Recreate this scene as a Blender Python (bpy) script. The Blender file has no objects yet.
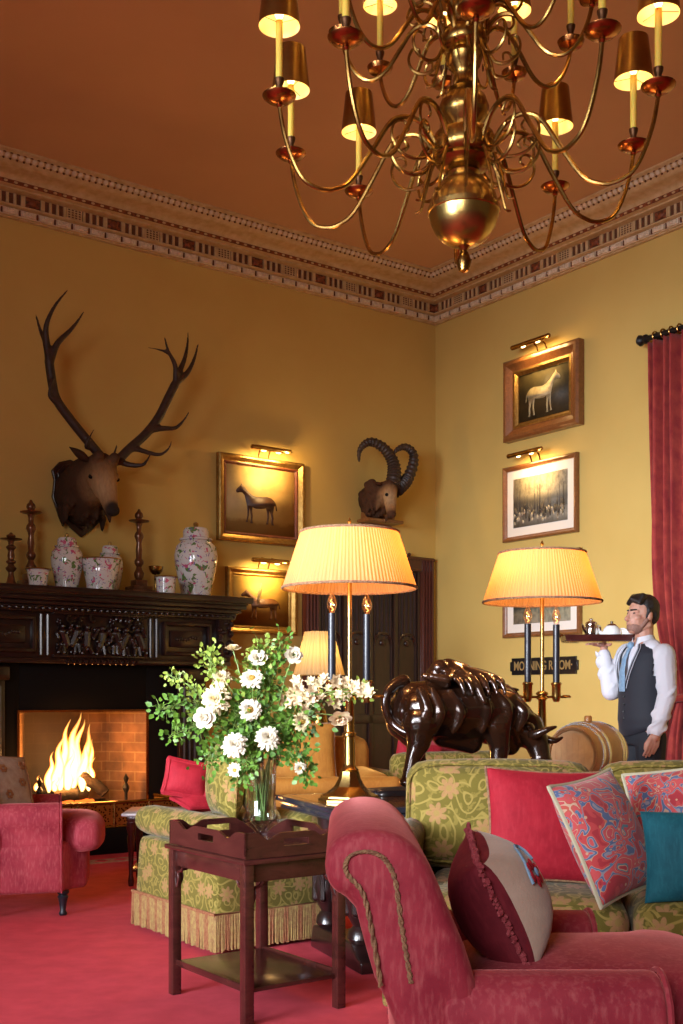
import bpy, bmesh, math, random
from mathutils import Vector, Matrix, Euler
R = math.radians
PI = math.pi
SC = bpy.context.scene
COL = SC.collection
# ---------------------------------------------------------------- the place: camera, walls
EYE, FOC, PX, PY = 1.1, 1150.0, 341.5, 697.0
UL = Vector((.807, .590, 0)).normalized()      # along the left wall, towards the corner
UR = Vector((.590, -.807, 0)).normalized()     # along the right wall, away from the corner
C0 = Vector((.899, 11.0, 0))                   # the corner
TL = math.atan2(UL.y, UL.x)
TR = math.atan2(UR.y, UR.x)
CEIL = 4.98


def W(px, py, Y):
    return Vector(((px - PX) / FOC * Y, Y, EYE + (PY - py) / FOC * Y))


def on_floor(px, py, z=0.0):
    Y = (EYE - z) * FOC / (py - PY)
    return Vector(((px - PX) / FOC * Y, Y, z))


def room(a, b, z=0.0):
    return C0 - UL * a + UR * b + Vector((0, 0, z))


def on_left(px, py, b):
    r = (px - PX) / FOC
    o = C0 + UR * b
    a = (o.x - r * o.y) / (UL.x - r * UL.y)
    Y = o.y - UL.y * a
    return a, EYE + (PY - py) / FOC * Y


def on_right(px, py, a):
    r = (px - PX) / FOC
    o = C0 - UL * a
    b = (r * o.y - o.x) / (UR.x - r * UR.y)
    Y = o.y + UR.y * b
    return b, EYE + (PY - py) / FOC * Y


# ---------------------------------------------------------------- objects
def tag(o, label=None, cat=None, group=None, kind=None):
    if label: o['label'] = label
    if cat: o['category'] = cat
    if group: o['group'] = group
    if kind: o['kind'] = kind
    return o


def thing(name, label, cat, loc=(0, 0, 0), rz=0.0, group=None, kind=None):
    o = bpy.data.objects.new(name, None)
    COL.objects.link(o)
    o.location = loc
    o.rotation_euler = (0, 0, rz)
    o.empty_display_size = .1
    return tag(o, label, cat, group, kind)


def copy_tree(o, parent=None):
    c = o.copy()
    COL.objects.link(c)
    c.parent = parent
    for ch in list(o.children):
        copy_tree(ch, c)
    return c


def rotm(rx=0, ry=0, rz=0):
    return Euler((rx, ry, rz)).to_matrix().to_4x4()


class M:
    """collects shapes into one mesh"""
    def __init__(s):
        s.bm = bmesh.new()
        s.mi = 0
        s.T = Matrix.Identity(4)

    def verts(s, pts):
        return [s.bm.verts.new(s.T @ Vector(p)) for p in pts]

    def face(s, vs):
        try:
            f = s.bm.faces.new(vs)
            f.material_index = s.mi
            f.smooth = True
            return f
        except ValueError:
            return None

    def poly(s, pts):
        return s.face(s.verts(pts))

    def loft(s, rings, closed=True, caps=True):
        vs = [s.verts(r) for r in rings]
        n = len(vs[0])
        for a, b in zip(vs, vs[1:]):
            for i in range(n if closed else n - 1):
                j = (i + 1) % n
                s.face([a[i], a[j], b[j], b[i]])
        if caps and closed:
            s.face(list(reversed(vs[0])))
            s.face(vs[-1])
        return vs

    def box(s, c, d, bev=0.0, rot=None, seg=2):
        m = Matrix.Translation(Vector(c)) @ (rot or Matrix.Identity(4)) @ Matrix.Diagonal((d[0], d[1], d[2], 1))
        t = bmesh.new()
        bmesh.ops.create_cube(t, size=1, matrix=m)
        if bev > 0:
            bmesh.ops.bevel(t, geom=list(t.edges), offset=min(bev, .49 * min(d)), segments=seg, profile=.5, affect='EDGES')
        s.add(t)

    def add(s, t):
        mp = {v: s.bm.verts.new(s.T @ v.co) for v in t.verts}
        for f in t.faces:
            s.face([mp[v] for v in f.verts])
        t.free()

    def rbox(s, c, d, r=.05, n=10, crown=(0, 0, 0), rot=None):
        """cushion-like rounded box; crown bulges each face"""
        t = bmesh.new()
        bmesh.ops.create_cube(t, size=2)
        bmesh.ops.subdivide_edges(t, edges=list(t.edges), cuts=n, use_grid_fill=True)
        h = Vector(d) / 2
        r = min(r, min(h) * .98)
        m = Matrix.Translation(Vector(c)) @ (rot or Matrix.Identity(4))
        for v in t.verts:
            u = v.co.copy()
            # denser samples towards edges
            q = Vector([math.sin(x * PI / 2) if abs(x) < 1 else x for x in u])
            p = Vector([q[i] * h[i] for i in range(3)])
            inn = Vector([max(-(h[i] - r), min(h[i] - r, p[i])) for i in range(3)])
            dv = p - inn
            if dv.length > 1e-9:
                p = inn + dv.normalized() * r if dv.length > r * .5 or True else p
            for i in range(3):
                if crown[i]:
                    j, k = (i + 1) % 3, (i + 2) % 3
                    p[i] += math.copysign(crown[i], q[i]) * min(1, abs(q[i]) ** .5) * (1 - q[j] ** 2) * (1 - q[k] ** 2) if abs(q[i]) > .05 else 0
            v.co = m @ p
        s.add(t)

    def lathe(s, prof, c=(0, 0, 0), n=20, rot=None, caps=True, sx=1, sy=1):
        m = Matrix.Translation(Vector(c)) @ (rot or Matrix.Identity(4))
        rings = []
        for r, z in prof:
            r = max(r, 1e-4)
            rings.append([m @ Vector((r * math.cos(2 * PI * i / n) * sx, r * math.sin(2 * PI * i / n) * sy, z)) for i in range(n)])
        s.loft(rings, True, caps)

    def cyl(s, p, q, r, r2=None, n=12):
        p, q = Vector(p), Vector(q)
        s.tube([p, q], [r, r if r2 is None else r2], n)

    def tube(s, pts, rad, n=8, closed=False, flat=1.0):
        pts = [Vector(p) for p in pts]
        k = len(pts)
        if not hasattr(rad, '__len__'):
            rad = [rad] * k
        up = Vector((0, 0, 1))
        tans = []
        for i in range(k):
            if closed:
                d = pts[(i + 1) % k] - pts[i - 1]
            else:
                d = pts[min(i + 1, k - 1)] - pts[max(i - 1, 0)]
            tans.append(d.normalized() if d.length > 1e-9 else Vector((0, 0, 1)))
        t0 = tans[0]
        x = t0.cross(up)
        if x.length < .05: x = t0.cross(Vector((1, 0, 0)))
        x.normalize()
        rings = []
        for i in range(k):
            t = tans[i]
            x = (x - t * x.dot(t))
            if x.length < 1e-6: x = t.cross(Vector((.3, .5, .8)))
            x.normalize()
            y = t.cross(x)
            rings.append([pts[i] + (x * math.cos(2 * PI * j / n) + y * math.sin(2 * PI * j / n) * flat) * rad[i] for j in range(n)])
        if closed:
            rings.append(rings[0])
            s.loft(rings, True, False)
        else:
            s.loft(rings, True, True)

    def ell(s, c, r, rot=None, n=14):
        if not hasattr(r, '__len__'): r = (r, r, r)
        m = Matrix.Translation(Vector(c)) @ (rot or Matrix.Identity(4)) @ Matrix.Diagonal((r[0], r[1], r[2], 1))
        t = bmesh.new()
        bmesh.ops.create_uvsphere(t, u_segments=n, v_segments=max(6, n * 2 // 3), radius=1, matrix=m)
        s.add(t)

    def cap(s, p, q, r1, r2, n=12):
        """capsule, tapered"""
        p, q = Vector(p), Vector(q)
        s.tube([p, q], [r1, r2], n)
        s.ell(p, r1, n=n)
        s.ell(q, r2, n=n)

    def prism(s, pts, d, bev=0.0):
        """polygon (list of 3D points) extruded by vector d"""
        t = bmesh.new()
        d = Vector(d)
        a = [t.verts.new(Vector(p)) for p in pts]
        b = [t.verts.new(Vector(p) + d) for p in pts]
        t.faces.new(a)
        t.faces.new(list(reversed(b)))
        n = len(a)
        for i in range(n):
            j = (i + 1) % n
            t.faces.new([a[j], a[i], b[i], b[j]])
        bmesh.ops.recalc_face_normals(t, faces=t.faces)
        if bev > 0:
            es = [e for e in t.edges if len(e.link_faces) == 2 and e.calc_face_angle(0) > .6]
            bmesh.ops.bevel(t, geom=es, offset=bev, segments=3, profile=.5, affect='EDGES')
        s.add(t)

    def pillow(s, w, h, t, n=14, pinch=.06, e=2.6):
        for sg in (1, -1):
            g = []
            for i in range(n + 1):
                row = []
                for j in range(n + 1):
                    u = math.sin((-1 + 2 * i / n) * PI / 2)
                    v = math.sin((-1 + 2 * j / n) * PI / 2)
                    x = w / 2 * u * (1 - pinch * (1 - v * v))
                    z = h / 2 * v * (1 - pinch * (1 - u * u))
                    y = sg * t / 2 * (max(0, 1 - abs(u) ** e) ** .55) * (max(0, 1 - abs(v) ** e) ** .55)
                    row.append((x, y, z))
                g.append(row)
            vs = [s.verts(r) for r in g]
            for i in range(n):
                for j in range(n):
                    q = [vs[i][j], vs[i + 1][j], vs[i + 1][j + 1], vs[i][j + 1]]
                    s.face(q if sg < 0 else list(reversed(q)))

    def build(s, name, mats, parent=None, loc=None, rz=0.0, sharp=40, weld=1e-5, uv=True, recalc=True):
        bm = s.bm
        bmesh.ops.remove_doubles(bm, verts=bm.verts, dist=weld)
        if recalc:
            bmesh.ops.recalc_face_normals(bm, faces=bm.faces)
        if uv:
            L = bm.loops.layers.uv.new('UVMap')
            bm.normal_update()
            for f in bm.faces:
                nx, ny, nz = (abs(x) for x in f.normal)
                for l in f.loops:
                    c = l.vert.co
                    if nz >= nx and nz >= ny: l[L].uv = (c.x, c.y)
                    elif nx >= ny: l[L].uv = (c.y + .37, c.z)
                    else: l[L].uv = (c.x, c.z)
        me = bpy.data.meshes.new(name)
        bm.to_mesh(me)
        bm.free()
        if not isinstance(mats, (list, tuple)): mats = [mats]
        for m in mats: me.materials.append(m)
        if sharp: me.set_sharp_from_angle(angle=R(sharp))
        o = bpy.data.objects.new(name, me)
        COL.objects.link(o)
        if parent: o.parent = parent
        if loc is not None: o.location = loc
        if rz: o.rotation_euler = (0, 0, rz)
        return o

    def blob(s, name, mats, parent=None, voxel=.01, smooth=6, decim=0.0, loc=None, rz=0.0):
        """fuses the shapes into one continuous skin"""
        o = s.build(name, mats, parent, loc, rz, sharp=0, weld=0, uv=False, recalc=False)
        md = o.modifiers.new('r', 'REMESH')
        md.mode = 'VOXEL'
        md.voxel_size = voxel
        md.use_smooth_shade = True
        if smooth:
            sm = o.modifiers.new('s', 'SMOOTH')
            sm.iterations = smooth
            sm.factor = .5
        if decim:
            dm = o.modifiers.new('d', 'DECIMATE')
            dm.ratio = decim
        dg = bpy.context.evaluated_depsgraph_get()
        me = bpy.data.meshes.new_from_object(o.evaluated_get(dg), depsgraph=dg)
        old = o.data
        o.modifiers.clear()
        o.data = me
        bpy.data.meshes.remove(old)
        me.name = name
        if not len(me.materials):
            for m in (mats if isinstance(mats, (list, tuple)) else [mats]): me.materials.append(m)
        for p in me.polygons: p.use_smooth = True
        return o


def chain(m, pts, rad):
    for i in range(len(pts) - 1):
        m.cap(pts[i], pts[i + 1], rad[i], rad[i + 1])


def spline(pts, n=6):
    """Catmull-Rom through points"""
    pts = [Vector(p) for p in pts]
    out = []
    for i in range(len(pts) - 1):
        p0 = pts[max(i - 1, 0)]; p1 = pts[i]; p2 = pts[i + 1]; p3 = pts[min(i + 2, len(pts) - 1)]
        for k in range(n):
            t = k / n
            out.append(.5 * ((2 * p1) + (p2 - p0) * t + (2 * p0 - 5 * p1 + 4 * p2 - p3) * t * t + (3 * p1 - p0 - 3 * p2 + p3) * t ** 3))
    out.append(pts[-1])
    return out


def lerpl(vals, n):
    """stretch a list of radii to n samples"""
    out = []
    for i in range(n):
        f = i / (n - 1) * (len(vals) - 1)
        k = min(int(f), len(vals) - 2)
        out.append(vals[k] + (vals[k + 1] - vals[k]) * (f - k))
    return out


def point_light(name, parent, loc, e, col=(1, .62, .26), r=.03):
    d = bpy.data.lights.new(name, 'POINT')
    d.energy = e; d.color = col; d.shadow_soft_size = r
    o = bpy.data.objects.new(name, d)
    COL.objects.link(o)
    o.parent = parent
    o.location = loc
    return o


# ---------------------------------------------------------------- materials
class N:
    def __init__(s, name):
        s.m = bpy.data.materials.new(name)
        s.m.use_nodes = True
        s.t = s.m.node_tree
        s.t.nodes.clear()
        s.out = s.t.nodes.new('ShaderNodeOutputMaterial')

    def n(s, typ, ins=None, **props):
        nd = s.t.nodes.new('ShaderNode' + typ)
        for k, v in props.items(): setattr(nd, k, v)
        for k, v in (ins or {}).items():
            s.put(nd.inputs[k], v)
        return nd

    def put(s, sock, v):
        if isinstance(v, bpy.types.NodeSocket): s.t.links.new(v, sock)
        elif isinstance(v, bpy.types.Node): s.t.links.new(v.outputs[0], sock)
        else: sock.default_value = v

    def math(s, op, a, b=0.0, c=None):
        nd = s.n('Math', operation=op)
        s.put(nd.inputs[0], a); s.put(nd.inputs[1], b)
        if c is not None: s.put(nd.inputs[2], c)
        return nd.outputs[0]

    def vmath(s, op, a, b=None, out=0):
        nd = s.n('VectorMath', operation=op)
        s.put(nd.inputs[0], a)
        if b is not None: s.put(nd.inputs[1], b)
        return nd.outputs[out]

    def mix(s, f, a, b, typ='MIX'):
        nd = s.n('Mix', data_type='RGBA', blend_type=typ)
        s.put(nd.inputs[0], f); s.put(nd.inputs[6], a); s.put(nd.inputs[7], b)
        return nd.outputs[2]

    def ramp(s, f, stops, const=False):
        nd = s.n('ValToRGB', {'Fac': f})
        cr = nd.color_ramp
        if const: cr.interpolation = 'CONSTANT'
        while len(cr.elements) < len(stops): cr.elements.new(.5)
        for e, (p, c) in zip(cr.elements, stops):
            e.position = p
            e.color = c if len(c) == 4 else (*c, 1)
        return nd.outputs[0]

    def coord(s, which='Object'):
        return s.n('TexCoord').outputs[which]

    def noise(s, v, scale, detail=3, rough=.55, out=0, dist=0.0):
        nd = s.n('TexNoise', {'Vector': v, 'Scale': scale, 'Detail': detail, 'Roughness': rough, 'Distortion': dist})
        return nd.outputs[out]

    def bump(s, h, strength=.3, dist=.01):
        return s.n('Bump', {'Height': h, 'Strength': strength, 'Distance': dist}).outputs[0]

    def bsdf(s, **kw):
        nm = {'col': 'Base Color', 'rough': 'Roughness', 'metal': 'Metallic', 'nrm': 'Normal', 'sheen': 'Sheen Weight', 'sheenr': 'Sheen Roughness', 'sheenc': 'Sheen Tint',
              'coat': 'Coat Weight', 'coatr': 'Coat Roughness', 'spec': 'Specular IOR Level', 'trans': 'Transmission Weight', 'ior': 'IOR', 'em': 'Emission Color', 'ems': 'Emission Strength', 'alpha': 'Alpha', 'sss': 'Subsurface Weight', 'sssr': 'Subsurface Radius'}
        b = s.n('BsdfPrincipled')
        for k, v in kw.items():
            if k in ('col', 'em', 'sheenc') and isinstance(v, tuple) and len(v) == 3: v = (*v, 1)
            s.put(b.inputs[nm[k]], v)
        return b

    def done(s, shader):
        s.t.links.new(shader.outputs[0] if isinstance(shader, bpy.types.Node) else shader, s.out.inputs[0])
        return s.m


def c4(c): return (*c, 1)


def plain(name, col, rough=.5, col2=None, ns=12, bump=0.0, bs=60, **kw):
    k = N(name)
    v = k.coord('Object')
    c = c4(col)
    if col2:
        f = k.noise(v, ns, 4)
        c = k.mix(k.ramp(f, [(.35, (0, 0, 0)), (.68, (1, 1, 1))]), c4(col), c4(col2))
    if bump:
        kw['nrm'] = k.bump(k.noise(v, bs, 3), bump, .006)
    return k.done(k.bsdf(col=c, rough=rough, **kw))


def wood(name, c1, c2, rough=.3, scale=(1, 1, 8), bump=.08, coat=.3):
    k = N(name)
    v = k.vmath('MULTIPLY', k.coord('Object'), scale)
    f = k.noise(v, 6, 6, .6, dist=.6)
    f2 = k.noise(v, 40, 3)
    c = k.mix(k.ramp(f, [(.3, (0, 0, 0)), (.7, (1, 1, 1))]), c4(c1), c4(c2))
    return k.done(k.bsdf(col=c, rough=rough, nrm=k.bump(f2, bump, .003), coat=coat, coatr=.15))


def velvet(name, c1, c2, c3, ns=9):
    k = N(name)
    v = k.coord('Object')
    f = k.noise(v, ns, 5, .65)
    g = k.noise(k.vmath('MULTIPLY', v, (60, 60, 14)), 1.6, 3)
    c = k.mix(k.ramp(f, [(.34, (0, 0, 0)), (.66, (1, 1, 1))]), c4(c1), c4(c2))
    c = k.mix(k.ramp(g, [(.48, (0, 0, 0)), (.8, (.32, .32, .32))]), c, c4(c3))
    return k.done(k.bsdf(col=c, rough=.75, spec=.25, sheen=.75, sheenr=.38, sheenc=c3, nrm=k.bump(k.noise(v, 260, 2), .15, .002)))


def damask(name, base, vine, flower, deep, sc=5.0):
    k = N(name)
    uv = k.coord('UV')
    d = k.n('TexNoise', {'Vector': uv, 'Scale': 5.0, 'Detail': 2}).outputs[1]
    dv = k.vmath('SCALE', k.vmath('SUBTRACT', d, (.5, .5, .5)))
    dv.node.inputs[3].default_value = .12
    w = k.vmath('ADD', uv, dv)
    # curling stems: rings around scattered points
    vo = k.n('TexVoronoi', {'Vector': w, 'Scale': sc}, voronoi_dimensions='2D')
    ring = k.math('FRACT', k.math('MULTIPLY', vo.outputs['Distance'], 3.2))
    rl = k.ramp(ring, [(.0, (0, 0, 0)), (.38, (0, 0, 0)), (.46, (1, 1, 1)), (.60, (1, 1, 1)), (.68, (0, 0, 0))])
    # leaves
    lf = k.ramp(k.noise(w, sc * 3.4, 2, .5), [(.55, (0, 0, 0)), (.60, (1, 1, 1))])
    # flowers with petals
    vf = k.n('TexVoronoi', {'Vector': uv, 'Scale': sc * .8, 'Randomness': .75}, voronoi_dimensions='2D')
    dl = k.vmath('SUBTRACT', uv, vf.outputs['Position'])
    sx = k.n('SeparateXYZ', {'Vector': dl})
    ang = k.math('ARCTAN2', sx.outputs[1], sx.outputs[0])
    pet = k.math('MULTIPLY', k.math('ABSOLUTE', k.math('SINE', k.math('MULTIPLY', ang, 3.5))), .17)
    rr = k.math('SUBTRACT', vf.outputs['Distance'], pet)
    fl = k.ramp(rr, [(.0, (1, 1, 1)), (.12, (1, 1, 1)), (.15, (0, 0, 0))])
    fin = k.ramp(vf.outputs['Distance'], [(.0, (1, 1, 1)), (.07, (1, 1, 1)), (.10, (0, 0, 0)), (.16, (0, 0, 0)), (.19, (.6, .6, .6)), (.24, (0, 0, 0))])
    c = k.mix(k.ramp(k.noise(uv, 3, 2), [(.35, (0, 0, 0)), (.7, (1, 1, 1))]), c4(base), c4(deep))
    c = k.mix(lf, c, c4(tuple(.55 * a + .45 * b for a, b in zip(base, vine))))
    c = k.mix(rl, c, c4(vine))
    c = k.mix(k.math('MULTIPLY', fl, .85), c, c4(flower))
    c = k.mix(k.math('MULTIPLY', fin, .7), c, c4(vine))
    th = k.noise(k.vmath('MULTIPLY', uv, (1, 1, 1)), 320, 2)
    c = k.mix(k.math('MULTIPLY', th, .35), c, c4(deep))
    return k.done(k.bsdf(col=c, rough=.85, spec=.2, sheen=.10, sheenr=.5, nrm=k.bump(th, .25, .002)))


def paisley(name, sc=1.0):
    k = N(name)
    v = k.coord('Object')
    f = k.noise(v, 13 * sc, 1.2, .4, dist=1.3)
    c = k.ramp(f, [(.0, (.42, .04, .05)), (.36, (.55, .07, .07)), (.42, (.55, .36, .22)), (.435, (.10, .16, .30)), (.47, (.30, .30, .34)), (.49, (.62, .10, .10)), (.56, (.55, .12, .08)),
                   (.575, (.62, .45, .30)), (.59, (.60, .09, .10)), (.66, (.12, .25, .30)), (.69, (.60, .40, .25)), (.71, (.5, .05, .07))], True)
    g = k.n('TexVoronoi', {'Vector': v, 'Scale': 34 * sc})
    dots = k.ramp(g.outputs['Distance'], [(.0, (1, 1, 1)), (.16, (1, 1, 1)), (.22, (0, 0, 0))])
    dc = k.ramp(k.n('SeparateXYZ', {'Vector': g.outputs['Color']}).outputs[0], [(0, (.62, .42, .26)), (.4, (.5, .05, .10)), (.6, (.10, .22, .34)), (.85, (.62, .2, .1))], True)
    c = k.mix(dots, c, dc)
    c = k.mix(1.0, c, (.80, .74, .76, 1), 'MULTIPLY')
    return k.done(k.bsdf(col=c, rough=.85, spec=.2, sheen=.25, nrm=k.bump(k.noise(v, 200, 2), .2, .002)))


def porcelain(name, sc=1.0, seed=0.0):
    k = N(name)
    v = k.vmath('ADD', k.coord('Object'), (seed, seed * .7, 0))
    base = (.68, .64, .60)
    a = k.noise(v, 17 * sc, 2, .5, dist=.8)
    b = k.noise(k.vmath('ADD', v, (3.1, 1.7, .4)), 22 * sc, 2, .5, dist=.6)
    d = k.noise(k.vmath('ADD', v, (7.1, 5.7, 2.4)), 34 * sc, 2, .5, dist=1.0)
    c = k.mix(k.ramp(a, [(.585, (0, 0, 0)), (.605, (1, 1, 1))]), c4(base), c4((.12, .22, .06)))
    c = k.mix(k.ramp(b, [(.615, (0, 0, 0)), (.635, (1, 1, 1))]), c, c4((.55, .10, .20)))
    c = k.mix(k.ramp(d, [(.64, (0, 0, 0)), (.655, (1, 1, 1))]), c, c4((.16, .10, .32)))
    c = k.mix(k.ramp(k.noise(v, 60 * sc, 2), [(.66, (0, 0, 0)), (.70, (1, 1, 1))]), c, c4((.5, .28, .08)))
    return k.done(k.bsdf(col=c, rough=.12, coat=.5, coatr=.05))


def pleated(name, col, trn, n=110, period=None):
    k = N(name)
    v = k.coord('Object')
    s3 = k.n('SeparateXYZ', {'Vector': v})
    ang = k.math('ARCTAN2', s3.outputs[1], s3.outputs[0])
    w = k.math('SINE', k.math('MULTIPLY', ang, float(n)))
    f = k.noise(k.n('CombineXYZ', {'X': k.math('MULTIPLY', ang, 7.0), 'Y': s3.outputs[2]}), 2.0, 3)
    cc = k.mix(k.ramp(f, [(.3, (0, 0, 0)), (.7, (1, 1, 1))]), c4(col), c4(tuple(x * .72 for x in col)))
    nb = k.bump(w, .5, .004)
    df = k.n('BsdfDiffuse', {'Color': cc, 'Normal': nb})
    tr = k.n('BsdfTranslucent', {'Color': k.mix(k.math('MULTIPLY', k.math('ADD', w, 1.0), .22), c4(trn), c4(tuple(x * .6 for x in trn))), 'Normal': nb})
    mx = k.n('MixShader', {0: .55, 1: df, 2: tr})
    return k.done(mx)


def glow(name, col, st):
    k = N(name)
    return k.done(k.n('Emission', {'Color': c4(col), 'Strength': st}))


MT = {}
MT['wall'] = plain('wall_paint', (.62, .43, .125), .62, (.58, .39, .108), 1.6, .04, 90, spec=.3)
MT['ceil'] = plain('ceiling_paint', (.62, .37, .205), .8, (.58, .345, .19), 1.2)
MT['plaster'] = plain('cornice_plaster', (.62, .44, .24), .6, (.50, .32, .14), 18, .2, 120)
MT['plaster_pale'] = plain('cornice_pale', (.80, .66, .50), .65, (.62, .47, .31), 30, .4, 140)
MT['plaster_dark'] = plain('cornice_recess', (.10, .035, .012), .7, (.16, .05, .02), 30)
MT['plaster_red'] = plain('cornice_rosette', (.30, .075, .02), .6, (.12, .03, .01), 40, .4, 120)
MT['brass'] = plain('aged_brass', (.42, .25, .07), .27, (.26, .13, .035), 14, .05, 80, metal=1.0)
MT['brass_lamp'] = plain('lamp_brass', (.60, .40, .13), .27, (.42, .26, .08), 9, .05, 80, metal=1.0)
MT['copper'] = plain('copper_brass', (.46, .19, .06), .25, (.36, .13, .04), 20, metal=1.0)
MT['stick'] = plain('turned_copper', (.20, .085, .035), .34, (.12, .045, .02), 20, metal=.55, coat=.3)
MT['bronze_dark'] = plain('dark_socket', (.12, .05, .02), .4, metal=.8)
MT['candle'] = plain('candle_wax', (.78, .52, .08), .5, sss=.2)
MT['shade_brass'] = plain('brass_shade', (.42, .26, .07), .30, (.30, .17, .05), 10, metal=1.0)
MT['shade_lining'] = plain('shade_lining', (.85, .72, .42), .8)
MT['bulb'] = glow('bulb_glow', (1.0, .72, .30), 9)
MT['pleat'] = pleated('pleated_shade', (.70, .41, .22), (.95, .43, .15))
MT['pleat_cream'] = pleated('cream_pleated_shade', (.72, .58, .34), (.80, .60, .28), 36)
MT['black_candle'] = plain('black_candle', (.008, .009, .015), .42, coat=.08)
MT['oak_black'] = wood('black_oak', (.009, .0035, .0035), (.026, .009, .008), .30, (3, 3, 3), .2, .5)
MT['mahogany'] = wood('mahogany', (.034, .008, .007), (.072, .017, .013), .22, (2, 2, 6))
MT['mahogany_top'] = wood('table_top_wood', (.16, .06, .015), (.30, .12, .03), .12, (1, 5, 1), .03, .6)
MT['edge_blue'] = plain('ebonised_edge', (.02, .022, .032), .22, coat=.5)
MT['door'] = wood('dark_door', (.020, .009, .006), (.045, .018, .012), .32, (4, 4, 1))
MT['jamb'] = wood('door_frame_wood', (.06, .014, .010), (.10, .025, .015), .28, (4, 4, 1))
MT['carpet'] = plain('red_carpet', (.72, .085, .115), .95, (.62, .068, .092), 9, .5, 420, spec=.1)
MT['carpet_border'] = plain('carpet_border', (.55, .34, .22), .95, (.45, .12, .10), 26, .4, 300)
MT['pink'] = velvet('pink_velvet', (.215, .013, .028), (.36, .042, .060), (.62, .20, .19), 5)
MT['braid'] = plain('braid', (.30, .17, .08), .8, (.16, .07, .04), 90, .6, 200)
MT['green'] = damask('green_damask', (.155, .122, .018), (.30, .225, .055), (.38, .19, .085), (.095, .075, .010), 11.0)
MT['green_big'] = damask('green_damask_large', (.155, .118, .018), (.30, .215, .052), (.38, .185, .085), (.09, .07, .010), 10.0)
MT['fringe'] = plain('fringe', (.36, .25, .08), .85, (.26, .13, .05), 60, .5, 160)
MT['fringe_red'] = plain('fringe_red', (.24, .07, .03), .85, (.32, .16, .06), 70, .5, 160)
MT['fringe_dark'] = velvet('dark_red_fringe', (.20, .02, .03), (.30, .05, .06), (.42, .12, .12), 30)
MT['red_velvet'] = velvet('red_velvet', (.26, .006, .016), (.35, .012, .024), (.48, .04, .055), 12)
MT['burgundy'] = velvet('burgundy_velvet', (.10, .006, .012), (.16, .012, .02), (.26, .03, .04), 12)
MT['teal'] = velvet('teal_velvet', (.004, .060, .085), (.008, .10, .13), (.03, .18, .21), 12)
MT['paisley'] = paisley('paisley_print', 1.0)
MT['paisley2'] = paisley('paisley_print_small', 1.25)
MT['piping'] = plain('cream_piping', (.46, .42, .28), .8)
MT['beige'] = plain('beige_cloth', (.46, .33, .25), .85, (.38, .25, .18), 10, .2, 150, sheen=.3)
MT['gold_velvet'] = velvet('gold_velvet', (.34, .13, .02), (.44, .19, .03), (.60, .30, .07), 6)
MT['tapestry'] = plain('tapestry', (.38, .30, .24), .9, (.30, .20, .16), 30, .3, 160)
MT['porc'] = porcelain('floral_porcelain', 1.0)
MT['porc2'] = porcelain('floral_porcelain_small', 1.4, 2.3)
MT['gilt'] = plain('gilt', (.46, .28, .08), .36, (.30, .16, .04), 30, .2, 120, metal=.85)
MT['frame_brown'] = wood('walnut_frame', (.16, .055, .015), (.26, .10, .03), .3, (6, 6, 6))
MT['frame_red'] = plain('frame_inner', (.20, .05, .02), .4, (.12, .03, .012), 30, coat=.3)
MT['mount'] = plain('picture_mount', (.78, .70, .60), .8)
MT['fur'] = plain('fur', (.20, .11, .05), .9, (.055, .026, .012), 9, .8, 190, spec=.15)
MT['antler'] = plain('antler', (.026, .013, .009), .5, (.055, .026, .016), 22, .5, 120)
MT['horn'] = plain('ridged_horn', (.030, .017, .012), .5, (.060, .034, .022), 22, .3, 90)
MT['bronze'] = plain('dark_bronze', (.020, .009, .006), .20, (.048, .018, .008), 7, .1, 40, metal=.35, coat=.6, coatr=.12)
MT['curtain'] = plain('red_curtain', (.25, .013, .014), .8, (.40, .045, .028), 11, .3, 200, sheen=.12)
MT['iron'] = plain('black_iron', (.018, .016, .015), .45, metal=.5)
MT['log'] = plain('charred_log', (.05, .028, .016), .9, (.012, .008, .006), 14, .9, 60)
MT['oak'] = wood('barrel_oak', (.36, .19, .065), (.50, .30, .11), .42, (2, 2, 2), .15, .15)
MT['oak_ring'] = wood('barrel_rim', (.28, .12, .03), (.40, .20, .06), .4, (2, 2, 2), .1, .2)
MT['steel'] = plain('hoop_steel', (.55, .53, .50), .25, metal=1.0)
MT['silver'] = plain('silver', (.75, .73, .70), .14, metal=1.0)
MT['china'] = plain('white_china', (.82, .80, .77), .15, coat=.5)
MT['skin'] = plain('skin', (.50, .255, .175), .5, (.45, .215, .145), 40, sss=.12)
MT['lips'] = plain('lips', (.42, .16, .13), .5)
MT['stubble'] = plain('stubble_skin', (.30, .155, .11), .7, (.20, .10, .075), 220)
MT['hair'] = plain('dark_hair', (.010, .007, .006), .45, bump=.6, bs=240)
MT['shirt'] = plain('white_shirt', (.64, .64, .69), .8, bump=1.0, bs=16)
MT['vest'] = plain('navy_waistcoat', (.010, .013, .022), .75, sheen=.1)
MT['vest_edge'] = plain('grey_piping', (.35, .37, .42), .7)
MT['tie'] = plain('blue_tie', (.16, .28, .42), .5, (.24, .38, .52), 70)
MT['trouser'] = plain('dark_trousers', (.010, .012, .018), .8)
MT['leather'] = plain('black_leather', (.01, .01, .01), .3)
MT['white'] = plain('white_enamel', (.80, .78, .72), .4)
MT['marble'] = plain('pale_marble', (.86, .86, .90), .2, (.70, .70, .76), 6)
MT['petal'] = plain('white_petals', (.72, .66, .53), .65, (.66, .57, .40), 60)
MT['petal_cream'] = plain('cream_petals', (.72, .56, .30), .65, (.70, .62, .38), 50)
MT['petal_peach'] = plain('peach_petals', (.74, .52, .32), .65, (.72, .60, .36), 60)
MT['stamen'] = plain('flower_centre', (.55, .33, .05), .8, (.30, .16, .03), 160)
MT['leaf'] = plain('leaf', (.12, .235, .022), .5, (.045, .125, .014), 18)
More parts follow.
